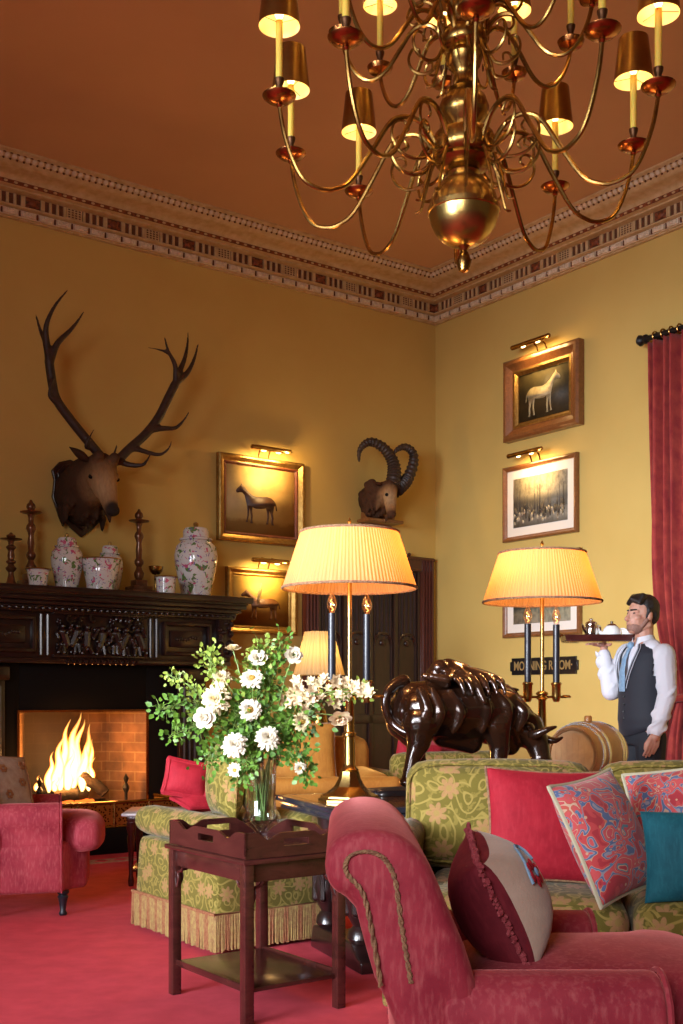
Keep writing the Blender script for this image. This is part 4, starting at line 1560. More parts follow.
def table_lamp(label, x, y):
    z0 = TABZ + .0015
    t = thing('table_lamp', label, 'lamp', (x, y, z0), R(22), 'brass candlestick lamps on the long table')
    Z = lambda z: z - z0
    b = MT['brass_lamp']
    m = M()
    prof = [(.128, 0), (.128, .010), (.118, .016), (.118, .024), (.095, .034), (.062, .062), (.045, .095), (.038, .125)]
    k8 = 1.0
    n = 8
    rings = [[(r * k8 * math.cos(2 * PI * (i + .5) / n) * 1.04, r * k8 * math.sin(2 * PI * (i + .5) / n) * 1.04, z) for i in range(n)] for r, z in prof]
    m.loft(rings)
    m.build('base', b, t, sharp=20)
    m = M()
    m.lathe([(.036, .125), (.040, .132), (.030, .140), (.024, .155), (.022, .27), (.030, .275), (.030, .285), (.022, .292), (.018, .42), (.024, .43), (.030, Z(1.09)), (.016, Z(1.11)), (.010, Z(1.13)), (.010, Z(1.80)), (.004, Z(1.83)), (.009, Z(1.84)), (0, Z(1.86))], n=16)
    m.build('stem', b, t)
    m = M()
    zb = Z(1.10)
    m.box((0, 0, zb), (.27, .018, .012), .004)
    for s in (-1, 1):
        m.lathe([(.024, 0), (.026, .006), (.016, .014)], (s * .135, 0, zb - .004), 14)
        m.lathe([(.013, -.03), (.018, -.02), (.022, .0), (.022, .05), (.026, .055), (.026, .062), (.020, .066)], (s * .080, 0, zb + .006), 14)
    m.ell((0, 0, zb + .016), (.03, .03, .014))
    m.build('cross_arm', b, t)
    for s in (-1, 1):
        m = M()
        m.cyl((s * .080, 0, zb + .06), (s * .080, 0, Z(1.452)), .0165, None, 16)
        c = m.build('candle', MT['black_candle'], t)
        m = M()
        m.lathe([(.009, 0), (.012, .008), (.021, .028), (.022, .040), (.015, .062), (.006, .082), (0, .092)], (s * .080, 0, Z(1.452)), 14)
        m.build('bulb', MT['bulb_glass'], c)
        m = M()
        m.tube([(s * .080 + .007 * math.sin(i * 1.6), .006 * math.cos(i * 1.6), Z(1.462) + i * .006) for i in range(9)], .0018, 5)
        m.build('filament', MT['filament'], c)
    # pleated shade
    m = M()
    n = 96
    def ring(r, z): return [(r * math.cos(2 * PI * i / n), r * math.sin(2 * PI * i / n), z) for i in range(n)]
    zb_, zt_ = Z(1.560), Z(1.795)
    m.loft([ring(.285 + (.208 - .285) * f / 5, zb_ + (zt_ - zb_) * f / 5) for f in range(6)], True, False)
    sh = m.build('shade', MT['pleat'], t)
    m = M()
    for r, z in ((.285, zb_), (.208, zt_)):
        m.tube([(r * math.cos(2 * PI * i / 48), r * math.sin(2 * PI * i / 48), z) for i in range(48)], .006, 6, True)
    m.build('trim', MT['braid'], sh)
    m = M()
    for i in range(3):
        a = 2 * PI * i / 3
        m.cyl((0, 0, zt_ - .02), (.205 * math.cos(a), .205 * math.sin(a), zt_ - .004), .003, None, 6)
    m.build('shade_carrier', b, sh)
    for s in (-1, 1):
        point_light('table_lamp_light', t, (s * .085, 0, Z(1.675)), LAMP_W, (1, .52, .17), .022)
    return t


table_lamp('brass candlestick lamp with pleated amber shade, behind the flower vase', .034, 4.86)
table_lamp('brass candlestick lamp with pleated amber shade, beyond the bronze buffalo beside the waiter', .970, 5.56)


def small_lamp():
    x, y = W(319, 680, 8.4).x, 8.4
    zs = EYE + (PY - 675) / FOC * y
    t = thing('side_table', 'small dark round side table under the cream-shaded lamp', 'table', (x, y, 0))
    m = M(); m.lathe([(.27, .66), (.28, .67), (.28, .69), (.27, .70)], n=28); m.build('table_top', MT['mahogany'], t)
    m = M(); m.lathe([(.20, .0), (.20, .03), (.06, .06), (.03, .12), (.045, .3), (.03, .5), (.05, .66)], n=18); m.build('pedestal', MT['mahogany'], t)
    t = thing('table_lamp', 'small lamp with a cream pleated panel shade, standing before the dark door', 'lamp', (x, y, .7015))
    Z = lambda z: z - .7015
    m = M(); m.lathe([(.07, 0), (.07, .015), (.03, .04), (.05, .12), (.07, .2), (.05, .30), (.018, .36), (.03, .38), (.012, .40), (.012, Z(zs) + .12)], n=18); m.build('base', MT['brass'], t)
    m = M()
    n = 64
    z0, z1 = Z(zs), Z(zs) + .315
    def ring(r, z):
        return [(r * (1 + .018 * math.cos(16 * 2 * PI * i / n)) * math.cos(2 * PI * i / n), r * (1 + .018 * math.cos(16 * 2 * PI * i / n)) * math.sin(2 * PI * i / n), z) for i in range(n)]
    m.loft([ring(.185, z0), ring(.165, z0 + .08), ring(.135, z0 + .2), ring(.105, z1)], True, False)
    m.build('shade', MT['pleat_cream'], t)
    point_light('small_lamp_light', t, (0, 0, z0 + .15), 3.0, (1, .62, .26), .03)


small_lamp()
# ---------------------------------------------------------------- seating
def cushion(name, label, w, h, th, mat, base, yaw=0.0, lean=0.0, roll=0.0, piping=None, group=None, e=2.6, pinch=.06, pr=.007):
    """a pillow whose lowest point stands on base; yaw turns it, lean tips it back, roll spins it in its own plane"""
    mt = Matrix.Rotation(yaw, 4, 'Z') @ Matrix.Rotation(-lean, 4, 'X') @ Matrix.Rotation(roll, 4, 'Y')
    m = M()
    m.pillow(w, h, th, pinch=pinch, e=e)
    lo = min((mt @ v.co).z for v in m.bm.verts)
    o = m.build(name, mat, None, sharp=0)
    o.matrix_world = Matrix.Translation(Vector(base) - Vector((0, 0, lo))) @ mt
    tag(o, label, 'cushion', group)
    if piping:
        m = M()
        n = 14
        pts = []
        for sd in range(4):
            for i in range(n):
                u = math.sin((-1 + 2 * i / n) * PI / 2)
                a = w / 2 * (1 - pinch * (1 - u * u)); b = h / 2 * (1 - pinch * (1 - u * u))
                pts.append([(w / 2 * u, 0, -b), (a, 0, h / 2 * u), (-w / 2 * u, 0, b), (-a, 0, -h / 2 * u)][sd])
        m.tube(pts, pr, 6, True)
        m.build('piping', piping, o)
    return o


def turned_leg(m, x, y, h, r=.03):
    m.lathe([(r * .62, 0), (r * .75, h * .08), (r * .5, h * .2), (r * .7, h * .55), (r, h * .75), (r * .75, h * .82), (r * 1.1, h * .9), (r * 1.1, h)], (x, y, 0), 14)


def tube_leg(t, x, y, h, r, mat):
    m = M(); turned_leg(m, x, y, h, r); return m.build('leg', mat, t)


# ---------------- the two pink velvet armchairs (built facing +x, arms at +-y)
def pink_chair(label, loc, rz, k=1.0, back_trim=True, sink=0.0):
    t = thing('armchair', label, 'armchair', loc, rz, 'pink velvet armchairs')
    t.scale = (k, k, k)
    V = MT['pink']
    hw = .365
    # body under the seat, bowed front
    m = M()
    pts = [(.06, -hw + .02), (.50, -hw + .02), (.54, -.24), (.63, -.19), (.65, 0), (.63, .19), (.54, .24), (.50, hw - .02), (.06, hw - .02)]
    m.prism([(x, y, .13) for x, y in pts], (0, 0, .27), .03)
    m.build('base', V, t)
    # arms: upright panel under a rounded roll
    for s in (-1, 1):
        m = M()
        yo = s * (hw - .075)
        prof = []
        r = .078
        prof += [(yo + s * .045, .13), (yo + s * .050, .44)]
        for i in range(13):
            a = -.75 + (PI + 1.5) * i / 12
            prof.append((yo + s * r * math.cos(a), .535 + r * math.sin(a)))
        prof += [(yo - s * .050, .44), (yo - s * .05, .13)]
        m.prism([(.10, y, z) for y, z in prof], (.39, 0, 0), .016)
        m.build('arm', V, t)
        # piping round the arm front
        m = M()
        m.tube([(.491, y, z) for y, z in prof], .006, 6)
        m.build('piping', V, t)
    # raked scroll back, in profile
    prof = [(.05, .13), (.030, .40), (.018, .53), (-.017, .61), (-.046, .715), (-.056, .748)]
    prof += [(-.082, .758), (-.098, .778), (-.104, .806), (-.098, .834), (-.080, .854), (-.052, .866), (-.018, .869), (.020, .862), (.052, .842), (.080, .806), (.110, .735), (.140, .665), (.160, .60), (.18, .52), (.19, .44), (.19, .13)]
    q = spline([(x, 0, z) for x, z in prof], 2)
    m = M()
    m.prism([(p.x, -hw + .012, p.z) for p in q], (0, hw * 2 - .024, 0), .030)
    m.build('back', V, t)
    if back_trim:
        q = [(-.007, .600), (-.022, .69), (-.038, .760), (-.0655, .795), (-.066, .818), (-.052, .830), (-.031, .833), (-.012, .828), (.003, .815), (.0174, .784), (.0278, .711), (.036, .66), (.045, .606)]
        for s in (-1, 1):
            m = M()
            p = spline([(x, s * (hw - .0105), z) for x, z in q], 10)
            for ph in (0, PI):
                m.tube([v + Vector((.0022 * math.cos(i * 1.1 + ph), .0022 * math.sin(i * 1.1 + ph), .0010 * math.cos(i * 1.1 + ph))) for i, v in enumerate(p)], .0030, 5)
            m.build('braid', MT['braid'], t)
    # seat cushion, wide in front of the arms
    m = M()
    m.rbox((.42, 0, .485), (.52, .46, .17), .055, 12, (0, 0, .035))
    for v in m.bm.verts:
        f = max(0, min(1, (v.co.x - .49) / .08))
        v.co.y *= 1 + f * .36
        if v.co.x > .46: v.co.x += .055 * (1 - (v.co.y / .36) ** 2)
    for v in m.bm.verts: v.co.z -= sink
    m.build('seat_cushion', V, t)
    for x, y in ((.50, -.27), (.50, .27), (.11, -.27), (.11, .27)):
        tube_leg(t, x, y, .135, .030, MT['black_candle'])
    return t


FG = pink_chair('large pink velvet scroll-back armchair in the foreground, a burgundy cushion in it', (.075, 2.34, 0), R(0))
LG = Vector((-1.405, 5.80, 0))
lr = R(14)
lk = .93
o = Matrix.Rotation(lr, 4, 'Z') @ Vector((.50 * lk, -.27 * lk, 0))
LC = pink_chair('pink velvet armchair by the fireplace, a tapestry cushion in it', LG - o, lr, lk, False, .055)
Ml = Matrix.Translation(LG - o) @ Matrix.Rotation(lr, 4, 'Z')
tpc = cushion('cushion', 'grey-beige tapestry cushion with small red flowers in the armchair by the fire', .36, .33, .14, MT['tapestry'], Ml @ Vector((.17, -.03, .475)), lr + R(48), R(24), R(8), MT['braid'])
m = M()
def tps(x, z): return -.07 * (max(0, 1 - abs(x / .18) ** 2.6) ** .55) * (max(0, 1 - abs(z / .165) ** 2.6) ** .55) - .003
for fx, fz in ((.06, -.01), (-.05, .06), (-.04, -.08), (.09, .09)):
    for q in range(6):
        a = q * PI / 3
        x, z = fx + .016 * math.cos(a), fz + .016 * math.sin(a)
        m.ell((x, tps(x, z), z), (.010, .003, .010), n=7)
for k in (-.125, .125):
    m.tube([(k, tps(k, z), z) for z in [-.12 + .02 * i for i in range(13)]], .004, 5)
m.build('embroidery', MT['fringe_red'], tpc)

# burgundy and beige cushion in the near chair
def two_tone():
    w_, h_, t_ = .26, .245, .19
    o = cushion('cushion', 'burgundy cushion with a beige front and red tasselled edge, in the foreground armchair', w_, h_, t_, MT['burgundy'], (.318, 2.33, .562), R(84), R(25), R(-9), None)
    hx, hz, ht = w_ / 2, h_ / 2, t_ / 2 * 1.02
    def surf(x, z, up=.004):
        u, v = min(1, abs(x / hx)), min(1, abs(z / hz))
        return -ht * (max(0, 1 - u ** 2.6) ** .55) * (max(0, 1 - v ** 2.6) ** .55) - up
    m = M()
    n = 12
    vs = []
    for i in range(n + 1):
        row = []
        for j in range(n + 1):
            u = math.sin((-1 + 2 * i / n) * PI / 2) * .97; v = math.sin((-1 + 2 * j / n) * PI / 2) * .97
            row.append((hx * u * (1 - .06 * (1 - v * v)), surf(hx * u, hz * v), hz * v * (1 - .06 * (1 - u * u))))
        vs.append(m.verts(row))
    for i in range(n):
        for j in range(n): m.face([vs[i][j], vs[i + 1][j], vs[i + 1][j + 1], vs[i][j + 1]])
    m.build('front_panel', MT['beige'], o)
    m = M()
    random.seed(4)
    for sd in range(4):
        for i in range(64):
            u = -1 + 2 * i / 64
            a = hx * (1 - .06 * (1 - u * u)); b = hz * (1 - .06 * (1 - u * u))
            p = Vector([(hx * u, 0, -b), (a, 0, hz * u), (-hx * u, 0, b), (-a, 0, -hz * u)][sd])
            d = Vector([(0, 0, -1), (1, 0, 0), (0, 0, 1), (-1, 0, 0)][sd]) * .008 + Vector((random.uniform(-.005, .005), random.uniform(-.006, .006), random.uniform(-.005, .005)))
            m.tube([p - d * .5, p + d * .6, p + d * 1.2], [.005, .0055, .003], 5)
    m.build('fringe', MT['fringe_dark'], o)
    m = M()
    fx, fz = -.06, .04
    for q in range(6):
        a = q * PI / 3
        x, z = fx + .018 * math.cos(a), fz + .018 * math.sin(a)
        m.ell((x, surf(x, z), z), (.013, .004, .013), n=8)
    m.mi = 1
    m.ell((fx, surf(fx, fz) - .003, fz), (.010, .004, .010), n=8)
    m.tube([(-.04 - .05 * math.cos(i * .5), surf(-.04 - .05 * math.cos(i * .5), .03 + .06 * math.sin(i * .35)) - .001, .03 + .06 * math.sin(i * .35)) for i in range(9)], .003, 5)
    m.build('flower_patch', [MT['red_velvet'], MT['tie']], o)
    return o


two_tone()

# ---------------------------------------------------------------- green damask sofa, right
SO = Vector((.205, 4.06, 0))
SR = R(-9)
SM = Matrix.Translation(SO) @ Matrix.Rotation(SR, 4, 'Z')
ts = thing('sofa', 'green flower-patterned sofa with a row of loose cushions, in front of the long table', 'sofa', SO, SR)
G = MT['green_big']
m = M(); m.rbox((1.05, -.24, .235), (2.02, .72, .20), .04, 8); m.build('base', G, ts)
m = M(); m.rbox((1.05, .165, .44), (2.02, .13, .60), .055, 8); m.build('back', G, ts)
for x in (.045, 2.07):
    m = M()
    prof = [(-.045, .14), (-.045, .58)]
    for i in range(11):
        a = PI * 1.1 - PI * 1.2 * i / 10
        prof.append((.052 * math.cos(a), .63 + .05 * math.sin(a)))
    prof += [(.045, .58), (.045, .14)]
    m.prism([(x + px, -.52, pz) for px, pz in prof], (0, .70, 0), .018)
    m.build('arm', G, ts)
SW = .662
for i in range(3):
    m = M(); m.rbox((.425 + i * (SW - .02), -.27, .425), (SW - .028, .70, .155), .07, 10, (0, .012, .018)); m.build('seat_cushion', G, ts)
for i in range(3):
    m = M()
    c = Vector((.345 + i * SW, .025, .690))
    m.rbox(c, (SW - .012, .16, .365), .07, 12, (0, .045, .012), rotm(R(-7)))
    bc = m.build('back_cushion', G, ts)
    hx, hz = SW / 2 - .018, .170
    for yo in (-.072, .072):
        m = M()
        pts = []
        for k_ in range(36):
            a = 2 * PI * k_ / 36
            ex = math.copysign(abs(math.cos(a)) ** .35, math.cos(a)); ez = math.copysign(abs(math.sin(a)) ** .35, math.sin(a))
            pts.append(c + rotm(R(-7)) @ Vector((hx * ex, yo, hz * ez)))
        m.tube(pts, .005, 5, True)
        m.build('piping', G, bc)
for x, y in ((.05, -.52), (2.0, -.52), (.05, .16), (2.0, .16)):
    tube_leg(ts, x, y, .14, .030, MT['mahogany'])
SZ = .508
GP = 'scatter cushions on the green sofa'
cushion('cushion', 'plain crimson velvet cushion with a knotted edge, leaning on the green sofa back', .39, .37, .14, MT['red_velvet'], (.655, 3.66, SZ), SR + R(14), R(20), R(3), MT['braid'], GP, pr=.005)
cushion('cushion', 'tall red paisley cushion with cream piping, leaning on the crimson one', .31, .375, .15, MT['paisley'], (.790, 3.44, SZ - .012), SR + R(48), R(24), R(-8), MT['piping'], GP)
cushion('cushion', 'red paisley cushion with cream piping, half hidden behind the teal cushion', .40, .36, .13, MT['paisley2'], (1.115, 3.62, SZ), SR + R(-10), R(18), R(-10), MT['piping'], GP)
cushion('cushion', 'teal velvet cushion at the front of the green sofa', .40, .275, .13, MT['teal'], (1.085, 3.36, SZ - .012), SR + R(-6), R(18), R(-3), None, GP)
cushion('cushion', 'small red fringed cushion peeping over the back of the green sofa', .24, .20, .10, MT['red_velvet'], (1.315, 3.80, .69), SR, R(20), R(10), MT['fringe'], GP)

# ---------------------------------------------------------------- green fringed armchair, back towards us
KP = Vector((-.533, 4.90, 0))
tg = thing('armchair', 'low green flower-patterned armchair with a long bullion fringe, behind the tray table', 'armchair', KP, TL)
G2 = MT['green']
Lk, Wk = .75, .56          # depth towards the fire, width
m = M()
prof = [(0, 0), (Lk, 0), (Lk, Wk), (0, Wk)]
m.rbox((Wk / 2, Lk / 2, .27), (Wk, Lk, .34), .035, 8)
for v in m.bm.verts:                      # the sides flare a little to the hem
    f = max(0, (.44 - v.co.z) / .34)
    v.co.x += (v.co.x - Wk / 2) * .06 * f; v.co.y += (v.co.y - Lk / 2) * .05 * f
m.build('body', G2, tg)
for x in (.068, Wk - .068):
    m = M()
    m.tube([(x, -.01 + .80 * i / 11, .510) for i in range(12)], [.064] + [.073] * 10 + [.062], 18)
    m.ell((x, .79, .510), (.062, .02, .062)); m.ell((x, -.01, .510), (.064, .02, .064))
    m.build('arm', G2, tg)
m = M(); m.rbox((Wk / 2, .06, .46), (Wk - .12, .14, .18), .06, 8); m.build('back', G2, tg)
m = M(); m.rbox((Wk / 2, .44, .485), (Wk - .24, .62, .11), .05, 8, (0, 0, .02)); m.build('seat_cushion', G2, tg)
m = M()
random.seed(12)
def fringe_line(p, q, n):
    p, q = Vector(p), Vector(q)
    for i in range(n):
        c = p.lerp(q, (i + .5) / n)
        dx = random.uniform(-.006, .006)
        m.mi = 1 if (i // 3) % 3 == 2 else 0
        m.tube([(c.x, c.y, .172), (c.x + dx * .5, c.y, .09), (c.x + dx, c.y, .012 + random.uniform(0, .012))], [.0062, .0070, .0060], 5)
e = .018
fringe_line((-e, -e, 0), (-e, Lk + e, 0), 90)
fringe_line((-e, -e, 0), (Wk + e, -e, 0), 72)
fringe_line((-e, Lk + e, 0), (Wk + e, Lk + e, 0), 72)
fringe_line((Wk + e, -e, 0), (Wk + e, Lk + e, 0), 90)
m.mi = 1
m.tube([(-e, -e, .172), (Wk + e, -e, .172), (Wk + e, Lk + e, .172), (-e, Lk + e, .172)], .009, 6, True)
tag(m.build('fringe', [MT['fringe'], MT['fringe_red']], tg), kind='stuff')
KM = Matrix.Translation(KP) @ Matrix.Rotation(TL, 4, 'Z')
GF = 'cushions on the fringed armchair'
cushion('cushion', 'square green flower-patterned cushion standing upright on the fringed armchair', .36, .36, .16, MT['green'], KM @ Vector((.205, .27, .553)), TL + R(-104), R(4), R(0), MT['green'], GF)
cushion('cushion', 'small green cushion slumped against the upright green one, beside the vase', .26, .23, .13, MT['green'], KM @ Vector((.300, .16, .553)), TL + R(-112), R(6), R(4), None, GF)
cushion('cushion', 'upper red cushion with a frilled edge, nearest the fire on the fringed armchair', .20, .16, .10, MT['red_velvet'], KM @ Vector((.185, .60, .612)), TL + R(-20), R(14), R(12), MT['red_velvet'], GF, pr=.017)
cushion('cushion', 'lower red cushion lying under the frilled one on the fringed armchair', .20, .20, .08, MT['red_velvet'], KM @ Vector((.24, .58, .552)), TL, R(80), R(0), MT['red_velvet'], GF, pr=.010)


# ---------------------------------------------------------------- tray table, tray
TN = Vector((-.3164, 3.85, 0))
LX, LY = .38, .51           # along UL, along -UR
tt = thing('tray_table', 'small square-legged mahogany side table with a lower shelf, holding the tray and vase', 'table', TN, TL)
MH = MT['mahogany']
for x in (.0, LX):
    for y in (.0, LY):
        m = M(); m.box((x, y, .27), (.036, .036, .54), .003); m.build('leg', MH, tt)
m = M(); m.box((LX / 2, LY / 2, .508), (LX, LY, .064), .002)
m.build('apron', MH, tt)
m = M(); m.box((LX / 2, LY / 2, .5475), (LX + .06, LY + .06, .017), .005); m.build('table_top', MH, tt)
m = M(); m.box((LX / 2, LY / 2, .115), (LX + .008, LY + .008, .016), .003)
for x in (0, LX): m.box((x, LY / 2, .122), (.012, LY - .03, .022), .002)
m.build('lower_shelf', MT['mahogany'], tt)
for x, y, dx, dy in ((0, 0, 1, 0), (0, 0, 0, 1), (LX, 0, -1, 0), (LX, 0, 0, 1), (0, LY, 1, 0), (0, LY, 0, -1), (LX, LY, -1, 0), (LX, LY, 0, -1)):
    m = M()
    q = [(x + dx * d, y + dy * d, z) for d, z in ((.018, .40), (.03, .43), (.028, .455), (.05, .462), (.062, .476))]
    m.tube(spline(q, 4), .006, 6)
    m.build('bracket', MH, tt)

TZ = .5565
tr = thing('butler_tray', 'mahogany butler tray with wavy sides and cut-out handles, on the small side table', 'tray', TN + Vector((0, 0, TZ)), TL)
m = M(); m.box((LX / 2, LY / 2, .006), (LX + .03, LY + .03, .010)); m.build('tray_floor', MH, tr)
def tray_side(L, p, d, hole):
    """wavy board of length L from p along d with a slot in the middle"""
    n = 40
    th = .010
    nrm = Vector((-d[1], d[0], 0))
    d = Vector(d); p = Vector(p)
    def top(u):
        a = abs(u - .5) * 2
        if a > .80: return .088
        if a > .55: return .088 - .026 * (.5 - .5 * math.cos((.80 - a) / .25 * PI))
        if a > .30: return .062 + .020 * (.5 - .5 * math.cos((.55 - a) / .25 * PI))
        return .082
    m = M()
    hw = .050 / L
    for i in range(n):
        u0, u1 = i / n, (i + 1) / n
        spans = [(0.011, top(u0), top(u1))]
        if abs((u0 + u1) / 2 - .5) < hw: spans = [(0.011, .036, .036), (.060, top(u0), top(u1))]
        for z0, za, zb in spans:
            a, b = p + d * L * u0, p + d * L * u1
            q = [a + Vector((0, 0, z0)), b + Vector((0, 0, z0)), b + Vector((0, 0, zb)), a + Vector((0, 0, za))]
            m.prism(q, nrm * th)
    o = m.build('tray_side', MH, tr, weld=1e-4)
    for p in o.data.polygons: p.use_smooth = False
    return o
o0 = -.015
tray_side(LX + .03, (o0, o0, 0), (1, 0, 0), True)
tray_side(LX + .03, (LX + .015, LY + .015, 0), (-1, 0, 0), True)
tray_side(LY + .03, (o0, LY + .015, 0), (0, -1, 0), True)
tray_side(LY + .03, (LX + .015, o0, 0), (0, 1, 0), True)

# ---------------------------------------------------------------- marble-topped little table
mp = on_floor(131, 886)
tm = thing('side_table', 'small dark-legged side table with a pale marble top, beside the fender', 'table', mp, R(2))
m = M(); m.box((.17, .16, .418), (.44, .42, .018), .006); m.build('marble_top', MT['marble'], tm)
m = M(); m.box((.17, .16, .385), (.38, .36, .045), .004)
m.build('apron', MT['mahogany'], tm)
for x, y in ((0, 0), (.34, 0), (0, .32), (.34, .32)):
    tube_leg(tm, x, y, .37, .024, MT['mahogany'])
m = M(); m.box((.17, .16, .09), (.36, .34, .014), .003); m.build('lower_shelf', MT['mahogany'], tm)

# ---------------------------------------------------------------- long library table
CR = R(22)
CA = Vector((-.302, 5.19, 0))
tc_ = thing('library_table', 'long polished table with an ebonised edge and carved legs, behind the green sofa', 'table', CA, CR)
CL, CD = 1.50, .76
m = M(); m.box((CL / 2, -CD / 2, TABZ - .006), (CL - .10, CD - .10, .012)); m.build('table_top', MT['mahogany_top'], tc_)
m = M()
for (cx, cy, sx, sy) in ((CL / 2, -.025, CL, .05), (CL / 2, -CD + .025, CL, .05), (.025, -CD / 2, .05, CD - .1), (CL - .025, -CD / 2, .05, CD - .1)):
    m.box((cx, cy, TABZ - .012), (sx, sy, .024), .004)
m.box((CL / 2, -CD / 2, TABZ - .042), (CL - .04, CD - .04, .030), .006)
m.build('edge', MT['edge_blue'], tc_)
for x in (.16, CL - .16):
    for y in (-.26, -CD + .14):
        m = M()
        m.lathe([(.04, .10), (.055, .12), (.05, .15), (.032, .17), (.06, .22), (.072, .28), (.06, .34), (.034, .40), (.05, .43), (.034, .46), (.045, .52), (.055, .61)], (x, y, 0), 16)
        for q in range(8):
            a = 2 * PI * q / 8
            m.cap((x + .060 * math.cos(a), y + .060 * math.sin(a), .23), (x + .062 * math.cos(a), y + .062 * math.sin(a), .33), .016, .014, 6)
        m.build('leg', MT['oak_black'], tc_)
    m = M()
    pts = [(-.17, 0), (-.17, .045), (-.18, .06), (-.20, .10), (-.24, .105), (-.56, .105), (-.64, .10), (-.69, .06), (-.74, .045), (-.74, 0)]
    m.prism([(x - .05, y, z) for y, z in pts], (.10, 0, 0), .006)
    m.build('foot', MT['oak_black'], tc_)
m = M(); m.box((CL / 2, -CD / 2, .085), (CL - .42, .07, .04), .006); m.build('stretcher', MT['oak_black'], tc_)

# ---------------------------------------------------------------- far seating behind the long table
fs = Vector((-.62, 7.25, 0))
tf = thing('sofa', 'gold-brown velvet sofa in the middle distance, behind the flowers and the lamp', 'sofa', fs, R(8))
GV = MT['gold_velvet']
m = M(); m.rbox((.36, -.30, .26), (.90, .78, .30), .05, 8); m.build('base', GV, tf)
m = M(); m.rbox((.36, .06, .60), (.90, .20, .50), .09, 10); m.build('back', GV, tf)
for x in (-.0, .74):
    m = M(); m.rbox((x, -.30, .38), (.20, .82, .56), .09, 8); m.build('arm', GV, tf)
m = M(); m.rbox((.37, -.36, .47), (.62, .62, .15), .06, 8, (0, 0, .02)); m.build('seat_cushion', GV, tf)
m = M(); m.tube([(-.07 + .90 * i / 10, -.70, .585) for i in range(11)], .055, 14); m.ell((-.07, -.70, .585), .055); m.ell((.83, -.70, .585), .055)
m.build('bolster', GV, tf)
cushion('cushion', 'gold-brown velvet cushion leaning on the back of the far velvet sofa', .46, .40, .15, GV, Vector(fs) + Vector((.36, -.25, .56)), R(8), R(18), 0, MT['braid'])

gs = W(430, 757, 7.9); gs.z = 0
tf2 = thing('armchair', 'green flower-patterned armchair in the middle distance, seen beneath the bronze buffalo', 'armchair', gs, R(20))
m = M(); m.rbox((0, .0, .27), (.84, .74, .34), .05, 8); m.build('base', G2, tf2)
m = M(); m.rbox((0, -.31, .52), (.84, .16, .44), .07, 8); m.build('back', G2, tf2)
for x in (-.40, .40):
    m = M(); m.rbox((x, .05, .42), (.16, .78, .40), .07, 8); m.build('arm', G2, tf2)
for x in (-.35, .35):
    for y in (-.3, .3): tube_leg(tf2, x, y, .11, .03, MT['mahogany'])
gm = Matrix.Translation(gs) @ Matrix.Rotation(R(20), 4, 'Z')
cushion('cushion', 'red velvet cushion on the far green armchair, nearest the door', .34, .34, .12, MT['red_velvet'], gm @ Vector((-.16, -.12, .445)), R(20), R(-12), R(8), None)
cushion('cushion', 'coral red cushion on the far green armchair, seen between the buffalo legs', .38, .37, .12, MT['pink'], gm @ Vector((.12, .02, .445)), R(20), R(-12), R(-8), None)
cushion('cushion', 'cream cushion with orange piping on the far green armchair', .34, .38, .12, MT['beige'], gm @ Vector((.30, .22, .445)), R(-20), R(-10), R(6), MT['candle'])
